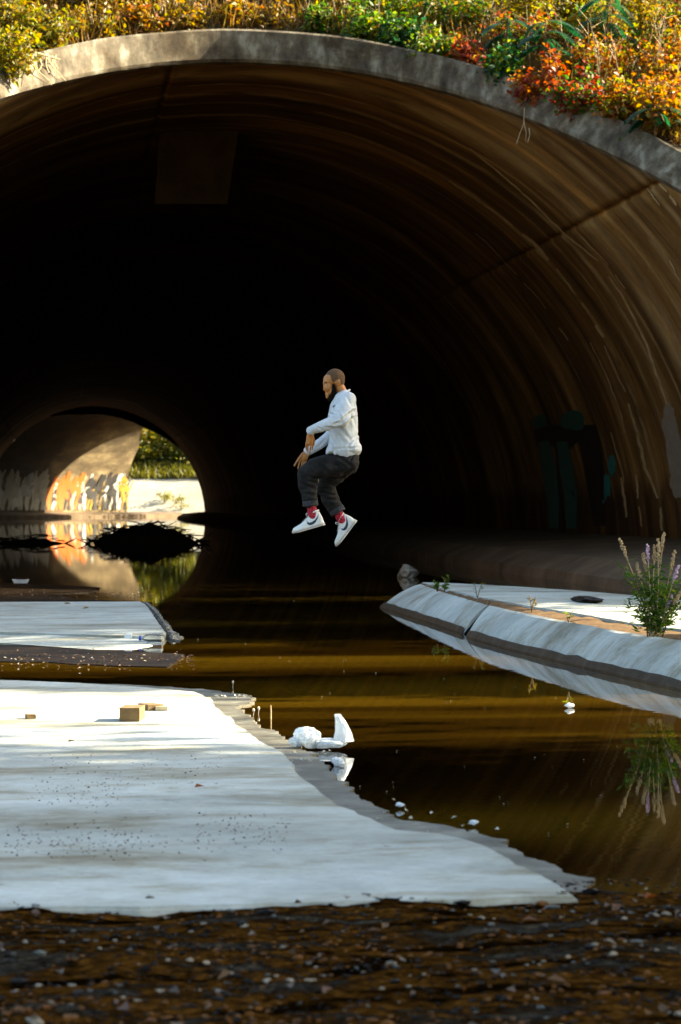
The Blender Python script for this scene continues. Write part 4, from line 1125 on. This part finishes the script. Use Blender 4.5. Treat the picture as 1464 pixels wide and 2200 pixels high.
# standing flap: a folded sheet
m = MB(); W_ = 9; H_ = 10
edgeL = [(714, 1600), (720, 1575), (720, 1555), (718, 1541)]; edgeR = [(760, 1598), (755, 1580), (742, 1556), (731, 1540)]
for s_ in (0, 1):
    for j in range(H_ + 1):
        u = j / H_ * 3; i = min(int(u), 2); a = Vector(edgeL[i]).lerp(Vector(edgeL[i + 1]), u - i); b_ = Vector(edgeR[i]).lerp(Vector(edgeR[i + 1]), u - i)
        for w in range(W_ + 1):
            q = a.lerp(b_, w / W_); bul = .022 * math.sin(math.pi * w / W_) * (1 - j / H_ * .7)
            m.v.append(tuple(Bp(q.x, q.y, (bul if s_ else -bul) + .008 * mnoise.noise(Vector((w * .8, j * .5, s_ * 4))))))
for s_ in (0, 1):
    for j in range(H_):
        for w in range(W_): q = s_ * (H_ + 1) * (W_ + 1) + j * (W_ + 1) + w; m.f.append((q, q + 1, q + W_ + 2, q + W_ + 1))
m.build('bag_flap', MAT['plastic'], bag, smooth=True)
q = P3(727, 1634, .02); sc_ = thing('paper_scrap', 'small white paper scrap in the water just below the plastic bag', 'litter', (q.x, q.y, 0)); crumple((q.x, q.y, .015), (.04, .04, .03), 6, 'scrap', sc_, sub=3)
for i, (px, py, lb, w) in enumerate(((860, 1730, 'cream foam scrap on the silt below the plastic bag', .028), (1018, 1768, 'white foam scrap floating right of the silt edge', .028), (1224, 1516, 'round pale leaf-like scrap floating by the right slab reflection', .045))):
    q = P3(px, py, .012); t = thing('foam_scrap', lb, 'litter', (q.x, q.y, 0)); crumple((q.x, q.y, .014), (w * .9, w * .8, w * .45), 9 + i, 'scrap', t, sub=3)
# fallen leaves lying singly
for (px, py, lb, s_) in ((418, 1692, 'single orange leaf on the middle of the foreground slab', .035), (715, 1632, 'orange leaf in the water touching the plastic bag', .04), (1385, 1930, 'orange leaf at the right end of the gravel edge', .035), (146, 1594, 'small dark curled leaf on the slab left of the brick', .03)):
    q = P3(px, py, .05 if px < 600 or py > 1900 else .02)
    me = leaf_mesh('leaf', np.array([q[:]]), np.array([[1., .3, .25]]), np.array([[0, 0., 1]]), s_, s_ * .7, .35)
    o = link('leaf', me, LEAF['orange'] if 'orange' in lb else LEAF['dark']); tag(o, lb, 'leaf')
# thin upright stick and small sprigs near the bag
q = P3(582, 1545, 0); m = MB(); m.tube([q - Vector((0, 0, .03)), q + Vector((.001, 0, .03)), q + Vector((0, 0, .062))], [.0035, .003, .0025], 6); tag(m.build('stick', MAT['drystem']), 'thin straw-coloured stick standing upright in the water', 'stick')
for i, (px, py, lb) in enumerate(((544, 1533, 'small white feather-like sprig left of the upright stick'), (555, 1529, 'pale sprig between feather-like sprig and upright stick'), (500, 1472, 'tiny pale seed head standing beyond the slab tip'))):
    q = P3(px, py, .01); m = MB(); m.tube([q - Vector((0, 0, .02)), q + Vector((.004, 0, .008)), q + Vector((.002, 0, .014))], [.002, .0015, .003], 5); m.ell(q + Vector((.002, 0, .016)), (.006, .005, .008), None, 6, 5); tag(m.build('sprig', plain('sprig', (.5, .45, .36), .8)), lb, 'sprig')
# white foam tray beyond the left slab
q = P3(45, 1253, .01); t = thing('foam_tray', 'white foam food tray lying on the mud behind the left slab', 'tray', (q.x, q.y, 0))
m = MB(); w0, w1, d0, hh = .078, .10, .06, .045
rim = [(-w1, -d0, hh), (w1, -d0, hh), (w1, d0, hh), (-w1, d0, hh)]; bot = [(-w0, -d0 * .75, 0), (w0, -d0 * .75, 0), (w0, d0 * .75, 0), (-w0, d0 * .75, 0)]; rin = [(x * .93, y * .9, hh) for x, y, z in rim]; bin_ = [(x * .93, y * .9, .006) for x, y, z in bot]
m.add([Vector(v) + q for v in bot + rim + rin + bin_], [(3, 2, 1, 0)] + [(i, (i + 1) % 4, 4 + (i + 1) % 4, 4 + i) for i in range(4)] + [(4 + i, 4 + (i + 1) % 4, 8 + (i + 1) % 4, 8 + i) for i in range(4)] + [(8 + i, 8 + (i + 1) % 4, 12 + (i + 1) % 4, 12 + i) for i in range(4)] + [(12, 13, 14, 15)])
MAT['foam'] = plain('white_foam', (.7, .74, .76), .6, .08, 60); m.build('tray', MAT['foam'], t)
m = MB(); m.box(q + Vector((-.02, 0, hh + .006)), (.04, .04, .02), None, .006); m.box(q + Vector((.03, .01, hh)), (.05, .04, .015), None, .006); m.build('crumbs', MAT['mud'], t)
# plastic bottle at the front edge of the left slab
bq = P3(285, 1371, .035); bt = thing('plastic_bottle', 'clear plastic bottle with blue cap lying at the front of the left slab', 'bottle', (bq.x, bq.y, 0))
def bottlemat():
    m, nt, b = newmat('clear_plastic'); b.inputs['Base Color'].default_value = (.75, .8, .82, 1); b.inputs['Roughness'].default_value = .1; b.inputs['Transmission Weight'].default_value = .85; b.inputs['IOR'].default_value = 1.2; return m
MAT['bottle'] = bottlemat()
ax = RT
x0 = bq + ax * 0.06
m = MB(); m.tube([x0 + ax * v for v in (.0, .012, .03, .06, .07, .08, .09, .10, .11, .12, .135, .145, .15)], [.012, .013, .026, .033, .030, .033, .030, .033, .030, .033, .033, .028, .01], 14); m.build('bottle_body', MAT['bottle'], bt, smooth=True)
m = MB(); m.tube([x0 - ax * .016, x0 + ax * .002], [.0165, .0165], 14); m.build('cap', plain('blue_cap', (.03, .07, .42), .4, .1), bt)
c = bq + ax * (-.03); m = MB(); m.box(c + Vector((0, 0, .012)), (.045, .03, .03), Matrix.Rotation(-YAW, 3, 'Z') @ Matrix.Rotation(.12, 3, 'X'), .004); tag(m.build('carton', MAT['foam']), 'small crushed white carton beside the blue-capped bottle', 'carton')
# leaves on the two slabs
for (px, py, z, lb) in ((138, 1298, .125, 'red-brown leaf near the far edge of the left slab'), (622, 1300, .1, ''), (178, 1308, .12, 'brown curled leaf in the middle of the left slab')):
    if lb:
        q = P3(px, py, z); o = link('leaf', leaf_mesh('leaf', np.array([q[:]]), np.array([[1., .4, .2]]), np.array([[0, 0., 1]]), .06, .045, .3), LEAF['litter']); tag(o, lb, 'leaf')
# bring the place to metres (about the origin on the water, below the lens)
for o in list(sc.objects):
    if o.parent is None and o.type not in ('CAMERA', 'LIGHT'):
        o.matrix_basis = Matrix.Scale(UNIT, 4) @ o.matrix_basis
#PERSON
# ================================================================== THE JUMPING MAN
KP = 1300.0                       # enlarged-photograph pixels per metre at his distance
PB = EYE * UNIT + ray(700, 1330) * (F / 260.0)
def Q(x, y, d=0.0):               # x, y in a 5x enlargement whose corner is photo (580, 760); d metres away from us
    return PB + RT * ((x - 600) / KP) + Vector((0, 0, (2850 - y) / KP)) + Vector((FW.x, FW.y, 0)).normalized() * d
man = thing('person', 'man in white long-sleeved shirt and dark cuffed jeans jumping in mid-air', 'person', (PB.x, PB.y, PB.z))
ROTP = Matrix.Rotation(-YAW, 3, 'Z')
class Blob(MB):
    def e(s, x, y, d, rx, rz, rd, ang=0):
        rot = ROTP @ Matrix.Rotation(math.radians(ang), 3, 'Y')
        s.ell(Q(x, y, d), (rx / KP, rd / KP, rz / KP), rot, 14, 10)
    def chain(s, pts, n=14):
        """pts: (x, y, d, r[, rd])"""
        for i in range(len(pts) - 1):
            a, b = pts[i], pts[i + 1]
            for k in range(n + (i == len(pts) - 2)):
                u = k / n; w = [a[j] + (b[j] - a[j]) * u for j in range(4)]
                rd = (a[4] if len(a) > 4 else a[3]) * (1 - u) + (b[4] if len(b) > 4 else b[3]) * u
                s.e(w[0], w[1], w[2], w[3], w[3], rd)
def grow(name, blob, voxel, mat, parent, smooth=4, disp=None, keep=None):
    me = bpy.data.meshes.new(name); me.from_pydata(blob.v, [], blob.f); me.update()
    o = bpy.data.objects.new(name, me); C.objects.link(o)
    r = o.modifiers.new('r', 'REMESH'); r.mode = 'VOXEL'; r.voxel_size = voxel
    if smooth:
        s = o.modifiers.new('s', 'SMOOTH'); s.iterations = smooth; s.factor = .5
    dg = bpy.context.evaluated_depsgraph_get(); dg.update()
    m2 = bpy.data.meshes.new_from_object(o.evaluated_get(dg)); m2.name = name
    bpy.data.objects.remove(o); bpy.data.meshes.remove(me)
    n = len(m2.vertices)
    co = np.empty(n * 3, np.float32); m2.vertices.foreach_get('co', co); co = co.reshape(-1, 3)
    if disp is not None:
        no = np.empty(n * 3, np.float32); m2.vertices.foreach_get('normal', no); no = no.reshape(-1, 3)
        h = np.array([disp(Vector(c)) for c in co], np.float32)
        co = co + no * h[:, None]; m2.vertices.foreach_set('co', co.ravel()); m2.update()
    if keep is not None:
        bm = bmesh.new(); bm.from_mesh(m2)
        kill = [v for v in bm.verts if not keep(v.co)]
        bmesh.ops.delete(bm, geom=kill, context='VERTS'); bm.to_mesh(m2); bm.free()
    m2.polygons.foreach_set('use_smooth', [True] * len(m2.polygons))
    m2.materials.clear()
    return link(name, m2, mat, parent)
def unq(p):                       # back to enlargement coordinates
    r = Vector(p) - PB
    return (600 + r.dot(RT) * KP, 2850 - r.z * KP, r.dot(Vector((FW.x, FW.y, 0)).normalized()))

def skinmat():
    m, nt, b = newmat('brown_skin'); v = coords(nt); n = noise(nt, v, 25, 4, .6)
    nt.links.new(ramp(nt, [(0.3, (.27, .098, .020)), (0.7, (.41, .165, .036))], n).outputs[0], b.inputs['Base Color'])
    b.inputs['Roughness'].default_value = .42; b.inputs['Specular IOR Level'].default_value = .5
    return m
MAT['skin'] = skinmat()
MAT['hair'] = plain('cropped_hair', (.10, .058, .034), .9, .4, 400, .1, bstr=.5)
MAT['beard'] = plain('black_beard', (.004, .003, .002), .9, .4, 300, .1, bstr=.7)
def cloth(name, c0, c1, scale, rough=.9):
    m, nt, b = newmat(name); v = coords(nt); n = noise(nt, v, scale, 6, .65); n2 = noise(nt, v, 260, 3, .6); n3 = noise(nt, v, 9, 4, .6)
    nt.links.new(mix(nt, ramp(nt, [(0.32, c0), (0.68, c1)], n).outputs[0], ramp(nt, [(.3, (.8, .8, .8)), (.7, (1, 1, 1))], n2).outputs[0], 1., 'MULTIPLY'), b.inputs['Base Color'])
    b.inputs['Roughness'].default_value = rough; b.inputs['Specular IOR Level'].default_value = .2
    bump(nt, b, mix(nt, n3, n2, .3), .35, .008); return m
MAT['shirt'] = cloth('white_cotton', (.48, .52, .57), (.60, .64, .69), 14)
MAT['jeans'] = cloth('charcoal_denim', (.005, .0048, .005), (.020, .019, .020), 12)
MAT['jeans_in'] = cloth('denim_turn_up', (.024, .026, .030), (.045, .048, .055), 20)

# ---- body: one continuous skin from head to ankles
B = Blob()
B.e(702, 262, 0, 104, 100, 96); B.e(725, 285, 0, 80, 92, 92); B.e(648, 290, 0, 76, 80, 80); B.e(640, 350, 0, 66, 80, 76); B.e(668, 405, 0, 58, 66, 66)
B.e(632, 440, 0, 34, 36, 42); B.e(622, 462, 0, 22, 24, 30)                    # jaw, chin
B.e(588, 318, 0, 20, 12, 58)                                                 # brow
B.chain([(592, 336, 0, 11, 12), (586, 362, 0, 13, 15), (588, 384, 0, 15, 20)], 6); B.e(604, 388, 0, 16, 12, 24)   # nose
B.e(606, 413, 0, 15, 8, 27); B.e(610, 430, 0, 15, 9, 25)                      # lips
for sg in (-1, 1):
    B.e(622, 372, sg * .040, 36, 28, 24)                                      # cheek
    B.e(740, 312, sg * .072, 17, 30, 9, 12); B.e(734, 340, sg * .070, 10, 12, 8)   # ear
B.chain([(742, 360, 0, 62), (782, 430, 0, 60), (800, 500, 0, 66)], 10)
B.chain([(800, 500, 0, 90, 190), (795, 640, 0, 108, 190), (800, 850, 0, 100, 170), (830, 1060, 0, 100, 180)], 14)
# near arm and hand
B.chain([(815, 500, -.17, 60), (745, 715, -.27, 48), (610, 775, -.28, 44), (445, 845, -.25, 31, 26)], 14)
B.chain([(445, 845, -.25, 31, 26), (436, 900, -.245, 38, 20), (432, 950, -.24, 40, 18)], 8)
for (bx, mx, tx, ty, dd) in ((398, 392, 396, 1040, 0), (419, 415, 412, 1072, .006), (440, 440, 434, 1068, .012), (460, 463, 456, 1036, .018)):
    B.chain([(bx, 955, -.24 + dd, 10), (mx, 1005, -.235 + dd, 8.8), (tx, ty, -.215 + dd, 7.2)], 8)
B.chain([(460, 885, -.24, 16), (480, 940, -.20, 12), (474, 992, -.185, 9.5)], 8)
# far arm and hand (open, fingers spread)
B.chain([(800, 500, .17, 60), (745, 720, .20, 48), (640, 880, .12, 42), (412, 1050, .05, 31, 26)], 14)
B.chain([(412, 1050, .05, 31, 24), (385, 1082, .045, 40, 20), (366, 1112, .04, 42, 18)], 8)
for (bx, by, mx, my, tx, ty, dd) in ((338, 1120, 316, 1175, 303, 1232, 0), (357, 1136, 344, 1185, 338, 1236, .006), (376, 1140, 366, 1182, 358, 1222, .010), (394, 1132, 386, 1168, 379, 1200, .012)):
    B.chain([(bx, by, .04 + dd, 11.5), (mx, my, .035 + dd, 10.5), (tx, ty, .03 + dd, 8.5)], 7)
B.chain([(356, 1072, .04, 16), (312, 1128, .03, 14), (283, 1172, .025, 12), (264, 1204, .02, 10)], 8)
# legs
B.chain([(835, 1130, -.08, 100), (600, 1210, -.10, 85), (400, 1275, -.11, 68), (425, 1440, -.11, 62), (452, 1640, -.11, 42), (462, 1740, -.11, 40)], 12)
B.chain([(835, 1130, .09, 100), (690, 1280, .10, 85), (580, 1375, .11, 66), (640, 1540, .11, 60), (745, 1720, .11, 42), (785, 1780, .11, 40)], 12)
body = grow('body', B, .0036, MAT['skin'], man, 3)

# ---- hair, beard, brows, eyes
Hb = Blob(); Hb.e(702, 261, 0, 105.5, 101.5, 97.5); Hb.e(725, 285, 0, 81.5, 93, 93.5); Hb.e(650, 288, 0, 76, 80, 81)
HX = [560, 590, 648, 668, 690, 722, 745, 762, 775, 830]; HY = [205, 216, 238, 300, 312, 284, 282, 312, 352, 385]
grow('hair', Hb, .004, MAT['hair'], man, 2, keep=lambda p: unq(p)[1] < np.interp(unq(p)[0], HX, HY))
Bb = Blob()
for sg in (-1, 1):
    Bb.chain([(684, 338, sg * .062, 14, 10), (694, 380, sg * .056, 24, 14), (690, 425, sg * .044, 34, 22), (668, 470, sg * .022, 36, 28), (652, 496, 0, 22, 22)], 8)
    Bb.chain([(612, 404, sg * .014, 6), (628, 414, sg * .024, 7), (636, 440, sg * .028, 9)], 5)
Bb.e(662, 455, 0, 40, 44, 58); Bb.e(655, 468, 0, 40, 34, 48); Bb.e(640, 494, 0, 22, 20, 26); Bb.e(628, 470, 0, 17, 16, 22)
grow('beard', Bb, .0036, MAT['beard'], man, 2, disp=lambda p: .0022 * mnoise.noise(p * 140))
for sg in (-1, 1):
    m = Blob(); m.e(600, 341, sg * .030, 7, 5, 10); m.build('eye', plain('eye_dark', (.02, .012, .01), .25), man, smooth=True)
    m = Blob(); m.chain([(580, 316, sg * .022, 5), (592, 311, sg * .04, 5), (612, 318, sg * .056, 4)], 5); m.build('eyebrow', MAT['beard'], man, smooth=True)

# ---- shirt
def seg(px, py, a, b):
    dx, dy = b[0] - a[0], b[1] - a[1]; t = max(0, min(1, ((px - a[0]) * dx + (py - a[1]) * dy) / (dx * dx + dy * dy + 1e-9)))
    return math.hypot(px - a[0] - t * dx, py - a[1] - t * dy), t
def creases(x, y, d, table):
    h = 0
    for (a, b, amp, w, near) in table:
        if near is not None and (d < -.02) != near: continue
        q, t = seg(x, y, a, b); k = math.sin(math.pi * (.12 + .8 * t))
        h += -amp * k * math.exp(-(q / w) ** 2) + amp * .55 * k * math.exp(-((q - 2.0 * w) / (1.1 * w)) ** 2)
    return h
SHIRT_CR = [((915, 615), (845, 665), .020, 15, True), ((850, 660), (765, 742), .024, 15, True), ((770, 745), (690, 770), .018, 12, True), ((735, 640), (775, 735), .010, 11, True), ((600, 800), (690, 805), .012, 11, True), ((520, 800), (570, 830), .008, 9, True),
            ((955, 850), (830, 1000), .012, 13, None), ((940, 920), (870, 1015), .010, 11, None), ((700, 830), (790, 960), .011, 14, None), ((760, 800), (860, 930), .010, 14, None), ((660, 890), (720, 1000), .009, 12, None), ((905, 700), (925, 830), .009, 12, None),
            ((690, 560), (700, 660), .007, 12, True), ((640, 640), (720, 680), .008, 11, True), ((600, 905), (540, 985), .008, 12, False), ((590, 930), (500, 1010), .008, 11, False), ((830, 480), (880, 580), .007, 13, True),
            ((600, 1030), (1000, 1010), .006, 10, None)]
JEANS_CR = [((740, 1105), (880, 1215), .014, 15, True), ((700, 1150), (760, 1250), .010, 14, True), ((520, 1170), (640, 1290), .010, 16, True), ((430, 1180), (520, 1250), .008, 14, True), ((430, 1370), (525, 1400), .014, 13, True), ((440, 1330), (540, 1340), .012, 13, True), ((350, 1400), (500, 1460), .008, 13, True),
            ((370, 1500), (510, 1530), .008, 13, True), ((800, 1340), (620, 1330), .010, 16, None), ((880, 1240), (780, 1300), .010, 15, None), ((560, 1480), (680, 1520), .010, 13, False), ((590, 1560), (740, 1570), .010, 13, False), ((900, 1080), (850, 1180), .008, 12, True)]
def wr(p):
    x, y, d = unq(p)
    h = .004 * mnoise.noise(Vector((x * .009, y * .005, d * 6)))
    f1 = 1 - 2.6 * abs(mnoise.noise(Vector(((x + y * .9) * .0085, (y - x * .6) * .0032, d * 4 + 3))))
    f2 = 1 - 2.6 * abs(mnoise.noise(Vector(((x - y * .5) * .014, (y + x * .5) * .006, d * 7 + 8))))
    h += .003 * f1 + .0015 * f2 + .75 * creases(x, y, d, SHIRT_CR)
    return h
S = Blob()
S.chain([(806, 448, 0, 62, 84), (806, 475, 0, 86, 150), (800, 520, 0, 118, 236), (788, 600, 0, 146, 252), (782, 690, 0, 156, 250), (788, 800, 0, 152, 236), (796, 900, 0, 152, 228), (802, 985, 0, 162, 236), (800, 1030, 0, 168, 242)], 10)
S.chain([(830, 1000, 0, 140, 238), (890, 1020, 0, 96, 222), (930, 1036, 0, 52, 190), (952, 1046, 0, 28, 160)], 18)
S.chain([(760, 990, 0, 130, 232), (700, 1020, 0, 76, 210), (650, 1045, 0, 44, 180), (620, 1072, 0, 20, 150)], 18)
S.chain([(838, 505, -.165, 88), (800, 600, -.215, 92), (760, 705, -.265, 84), (690, 745, -.285, 70), (590, 780, -.29, 58), (500, 812, -.27, 48), (450, 828, -.255, 43)], 10)   # near sleeve
S.chain([(830, 600, -.19, 80), (842, 640, -.19, 62), (850, 660, -.185, 42)], 6)
S.chain([(436, 834, -.252, 41), (446, 838, -.252, 46), (458, 836, -.254, 44)], 4)
S.chain([(825, 505, .165, 88), (775, 640, .21, 86), (730, 745, .20, 74), (650, 880, .12, 66), (540, 965, .08, 55), (450, 1025, .06, 46), (420, 1046, .05, 43)], 10)
S.chain([(404, 1040, .05, 40), (414, 1046, .05, 47), (428, 1042, .05, 44)], 4)
shirt = grow('shirt', S, .0048, MAT['shirt'], man, 3, disp=wr)
# neckband and the little chest mark
m = Blob()
for k in range(40):
    a = 2 * math.pi * k / 40; ca, sa = math.cos(a), math.sin(a)
    m.e(775 + 84 * ca, 440 - 52 * ca, .068 * sa, 11, 11, 11)
grow('neckband', m, .005, MAT['shirt'], man, 2)
m = Blob(); m.e(682, 572, -.135, 6, 10, 4); m.e(702, 566, -.15, 13, 5, 4, 8); m.build('chest_mark', plain('dark_print', (.01, .01, .015), .7), man)

# ---- jeans
def wj(p):
    x, y, d = unq(p)
    return .008 * mnoise.noise(Vector((x * .010, y * .010, d * 7))) + .008 * (1 - 2.4 * abs(mnoise.noise(Vector((x * .007 + 2, y * .018, d * 8))))) * .7 + creases(x, y, d, JEANS_CR)
J = Blob()
J.chain([(800, 1045, 0, 132, 200), (815, 1100, 0, 138, 208), (838, 1150, 0, 122, 205), (845, 1190, 0, 105, 190)], 8)
J.chain([(830, 1165, -.08, 122), (720, 1190, -.095, 122), (600, 1208, -.105, 116), (480, 1240, -.11, 108), (405, 1290, -.11, 102), (408, 1370, -.11, 100), (420, 1470, -.11, 92), (434, 1585, -.11, 80)], 9)
J.chain([(830, 1170, .09, 118), (720, 1270, .10, 112), (620, 1360, .11, 104), (605, 1430, .11, 98), (640, 1540, .11, 90), (700, 1650, .11, 80)], 9)
jeans = grow('jeans', J, .0050, MAT['jeans'], man, 3, disp=wj)
def ringband(name, c, axis, r0, h, mat, parent, rd=None):
    """open turned-up cuff: outer wall, lip, inner wall"""
    ax = (Q(c[0] + axis[0], c[1] + axis[1], c[2]) - Q(*c)).normalized(); side = FW.copy(); side.z = 0; side.normalize(); oth = ax.cross(side).normalized()
    ctr = Q(*c); mb = MB(); n = 36
    secs = [(-h / 2, r0 * .96), (-h / 2, r0 * 1.05), (h / 2, r0 * 1.06), (h / 2 + .004, r0 * 1.02), (h / 2, r0 * .95), (-h / 2 * .2, r0 * .90)]
    for k in range(n):
        a = 2 * math.pi * k / n; w = 1 + .035 * mnoise.noise(Vector((math.cos(a) * 2, math.sin(a) * 2, c[0])))
        for (t, r) in secs: mb.v.append(tuple(ctr + ax * t + (side * math.sin(a) + oth * math.cos(a)) * r * w))
    for k in range(n):
        for j in range(5): a = k * 6 + j; b = ((k + 1) % n) * 6 + j; mb.f.append((a, b, b + 1, a + 1))
    return mb.build(name, mat, parent, smooth=True)
ringband('cuff', (437, 1605, -.11), (.10, 1), .0615, .042, MAT['jeans_in'], jeans)
ringband('cuff', (722, 1682, .11), (.55, 1), .0625, .042, MAT['jeans_in'], jeans)
# belt tag of shirt tail showing at the waist
m = Blob(); m.e(706, 1066, -.158, 22, 24, 10, 15); m.build('shirt_tail', MAT['shirt'], shirt, smooth=True)

# ---- socks: red with a darker check
def sockmat():
    m, nt, b = newmat('red_checked_sock'); ck = N(nt, 'ShaderNodeTexChecker'); ck.inputs['Scale'].default_value = 52
    nt.links.new(coords(nt, rot=(.5, .6, .4)), ck.inputs['Vector']); ck.inputs['Color1'].default_value = (.50, .012, .04, 1); ck.inputs['Color2'].default_value = (.16, .006, .02, 1)
    nt.links.new(ck.outputs[0], b.inputs['Base Color']); b.inputs['Roughness'].default_value = .9; return m
MAT['sock'] = sockmat()
for pts in ([(448, 1610, -.11, 51), (456, 1680, -.11, 53), (462, 1745, -.11, 52)], [(712, 1650, .11, 48), (742, 1725, .11, 52), (778, 1790, .11, 54)]):
    s = Blob(); s.chain(pts, 12); grow('sock', s, .005, MAT['sock'], man, 2)

# ---- shoes
MAT['leather'] = plain('white_leather', (.62, .64, .64), .45, .08, 30, bstr=.1)
MAT['sole'] = plain('off_white_rubber', (.52, .50, .46), .6, .1, 40, bstr=.1)
MAT['navy'] = plain('navy_leather', (.006, .02, .055), .45, .15, 40, bstr=0)
def shoe(heel, toe, dep, label):
    hp = Q(heel[0], heel[1], dep); tp = Q(toe[0], toe[1], dep)
    t = (tp - hp); Ln = t.length; t.normalize(); side = Vector((FW.x, FW.y, 0)).normalized(); n = side.cross(t).normalized()
    if n.z < 0: n = -n
    def S_(s, w, h): return hp + t * (s * Ln) + side * w + n * h
    ss = np.linspace(0, 1, 30)
    hw = lambda s: float(np.interp(s, [0, .03, .1, .25, .45, .65, .8, .92, .975, 1], [.012, .024, .032, .034, .036, .045, .046, .036, .022, .008]))
    top = lambda s: float(np.interp(s, [0, .04, .12, .25, .36, .46, .56, .68, .82, .93, .98, 1], [.060, .118, .134, .132, .120, .098, .082, .066, .056, .048, .036, .024]))
    mb = MB(); nr = 18
    for s in ss:
        w, h = hw(s), top(s); z0 = .020
        for k in range(nr):
            a = math.pi * k / (nr - 1); c_, s_ = math.cos(a), math.sin(a)
            px_ = w * math.copysign(abs(c_) ** .55, c_); pz = z0 + (h - z0) * abs(s_) ** .75
            mb.v.append(tuple(S_(s, px_ * (1 - .16 * abs(s_) ** 2 * (1 if s > .4 else .4)), pz)))
    for i in range(len(ss) - 1):
        for k in range(nr - 1): a = i * nr + k; mb.f.append((a, a + nr, a + nr + 1, a + 1))
    for i in (0, len(ss) - 1): mb.f.append(tuple(i * nr + k for k in range(nr)))
    up = mb.build('shoe', MAT['leather'], man, smooth=True); up['label'] = label
    # sole
    mb = MB(); out = [(s, hw(s) + .005) for s in ss]; pts = [(s, w) for s, w in out] + [(s, -w) for s, w in out[::-1]]
    pts = [(-.015, 0)] + pts[:30] + [(1.02, 0)] + pts[30:]; m_ = len(pts)
    for hz, sh in ((0.0, .9), (.004, 1.0), (.022, 1.0), (.025, .96)):
        for (s, w) in pts: mb.v.append(tuple(S_(s, w * sh, hz + (.008 * max(0, s - .8) / .2 if hz < .01 else 0))))
    for l in range(3):
        for k in range(m_): a = l * m_ + k; b = l * m_ + (k + 1) % m_; mb.f.append((a, b, b + m_, a + m_))
    mb.f.append(tuple(range(m_))[::-1]); mb.f.append(tuple(3 * m_ + k for k in range(m_)))
    mb.build('sole', MAT['sole'], up)
    mb = MB()                                    # thin dark foxing line round the sole
    for hz in (.011, .0135):
        for (s, w) in pts: mb.v.append(tuple(S_(s if 0 <= s <= 1 else (-.0165 if s < 0 else 1.0215), w * 1.012 + math.copysign(.0006, w), hz)))
    for k in range(m_): a = k; b = (k + 1) % m_; mb.f.append((a, b, b + m_, a + m_))
    mb.build('sole_line', plain('sole_line_dark', (.10, .09, .08), .7), up)
    # collar roll and laces
    mb = MB(); ring = []
    for k in range(21):
        a = 2 * math.pi * k / 20; ring.append(S_(.215 + .155 * math.cos(a), .033 * math.sin(a), .128 - .012 * math.cos(a) * (1 if math.cos(a) > 0 else .2)))
    mb.tube(ring, [.0075] * 21, 8, False); mb.build('ankle_collar', MAT['leather'], up, smooth=True)
    for k in range(5):
        s = .38 + k * .055; mb = MB(); h = top(s) + .002
        mb.tube([S_(s, -.024, h - .008), S_(s + .004, 0, h + .003), S_(s, .024, h - .008)], [.0035] * 3, 6); mb.build('lace', MAT['leather'], up, smooth=True)
    for sg in (-1, 1):
        mb = MB(); mb.tube([S_(.39, sg * .004, .117), S_(.42, sg * .018, .136), S_(.455, sg * .026, .128), S_(.44, sg * .014, .112)], [.0035, .0035, .0035, .003], 6); mb.build('lace', MAT['leather'], up, smooth=True)
    # curved swoosh-like mark on both sides, laid on the leather
    ctrl_top = [(.06, .104), (.14, .084), (.24, .064), (.34, .054), (.43, .054), (.475, .066), (.485, .080)]
    ctrl_bot = [(.06, .104), (.15, .068), (.25, .040), (.36, .030), (.45, .034), (.497, .048), (.485, .080)]
    for sg in (-1, 1):
        mb = MB(); nn_ = 24
        for k in range(nn_ + 1):
            u = k / nn_ * 6; i = min(int(u), 5); fr = u - i
            a = [ctrl_top[i][j] + (ctrl_top[i + 1][j] - ctrl_top[i][j]) * fr for j in (0, 1)]; b = [ctrl_bot[i][j] + (ctrl_bot[i + 1][j] - ctrl_bot[i][j]) * fr for j in (0, 1)]
            for v in range(5):
                s = a[0] + (b[0] - a[0]) * v / 4; z = a[1] + (b[1] - a[1]) * v / 4
                h = top(s); q = min(1, max(0, (z - .02) / (h - .02))) ; sn = q ** (1 / .75); cs = math.sqrt(max(0, 1 - sn * sn))
                w = hw(s) * cs ** .55 * (1 - .16 * sn ** 2 * (1 if s > .4 else .4))
                mb.v.append(tuple(S_(s, sg * (w + .0022), z)))
        for k in range(nn_):
            for v in range(4): a = k * 5 + v; mb.f.append((a, a + 5, a + 6, a + 1))
        mb.build('side_mark', MAT['navy'], up, smooth=True)
shoe((592, 1838), (253, 1938), -.11, 'near white high-top with navy curved mark')
shoe((938, 1800), (730, 2078), .11, 'far white high-top pointing down with navy curved mark')
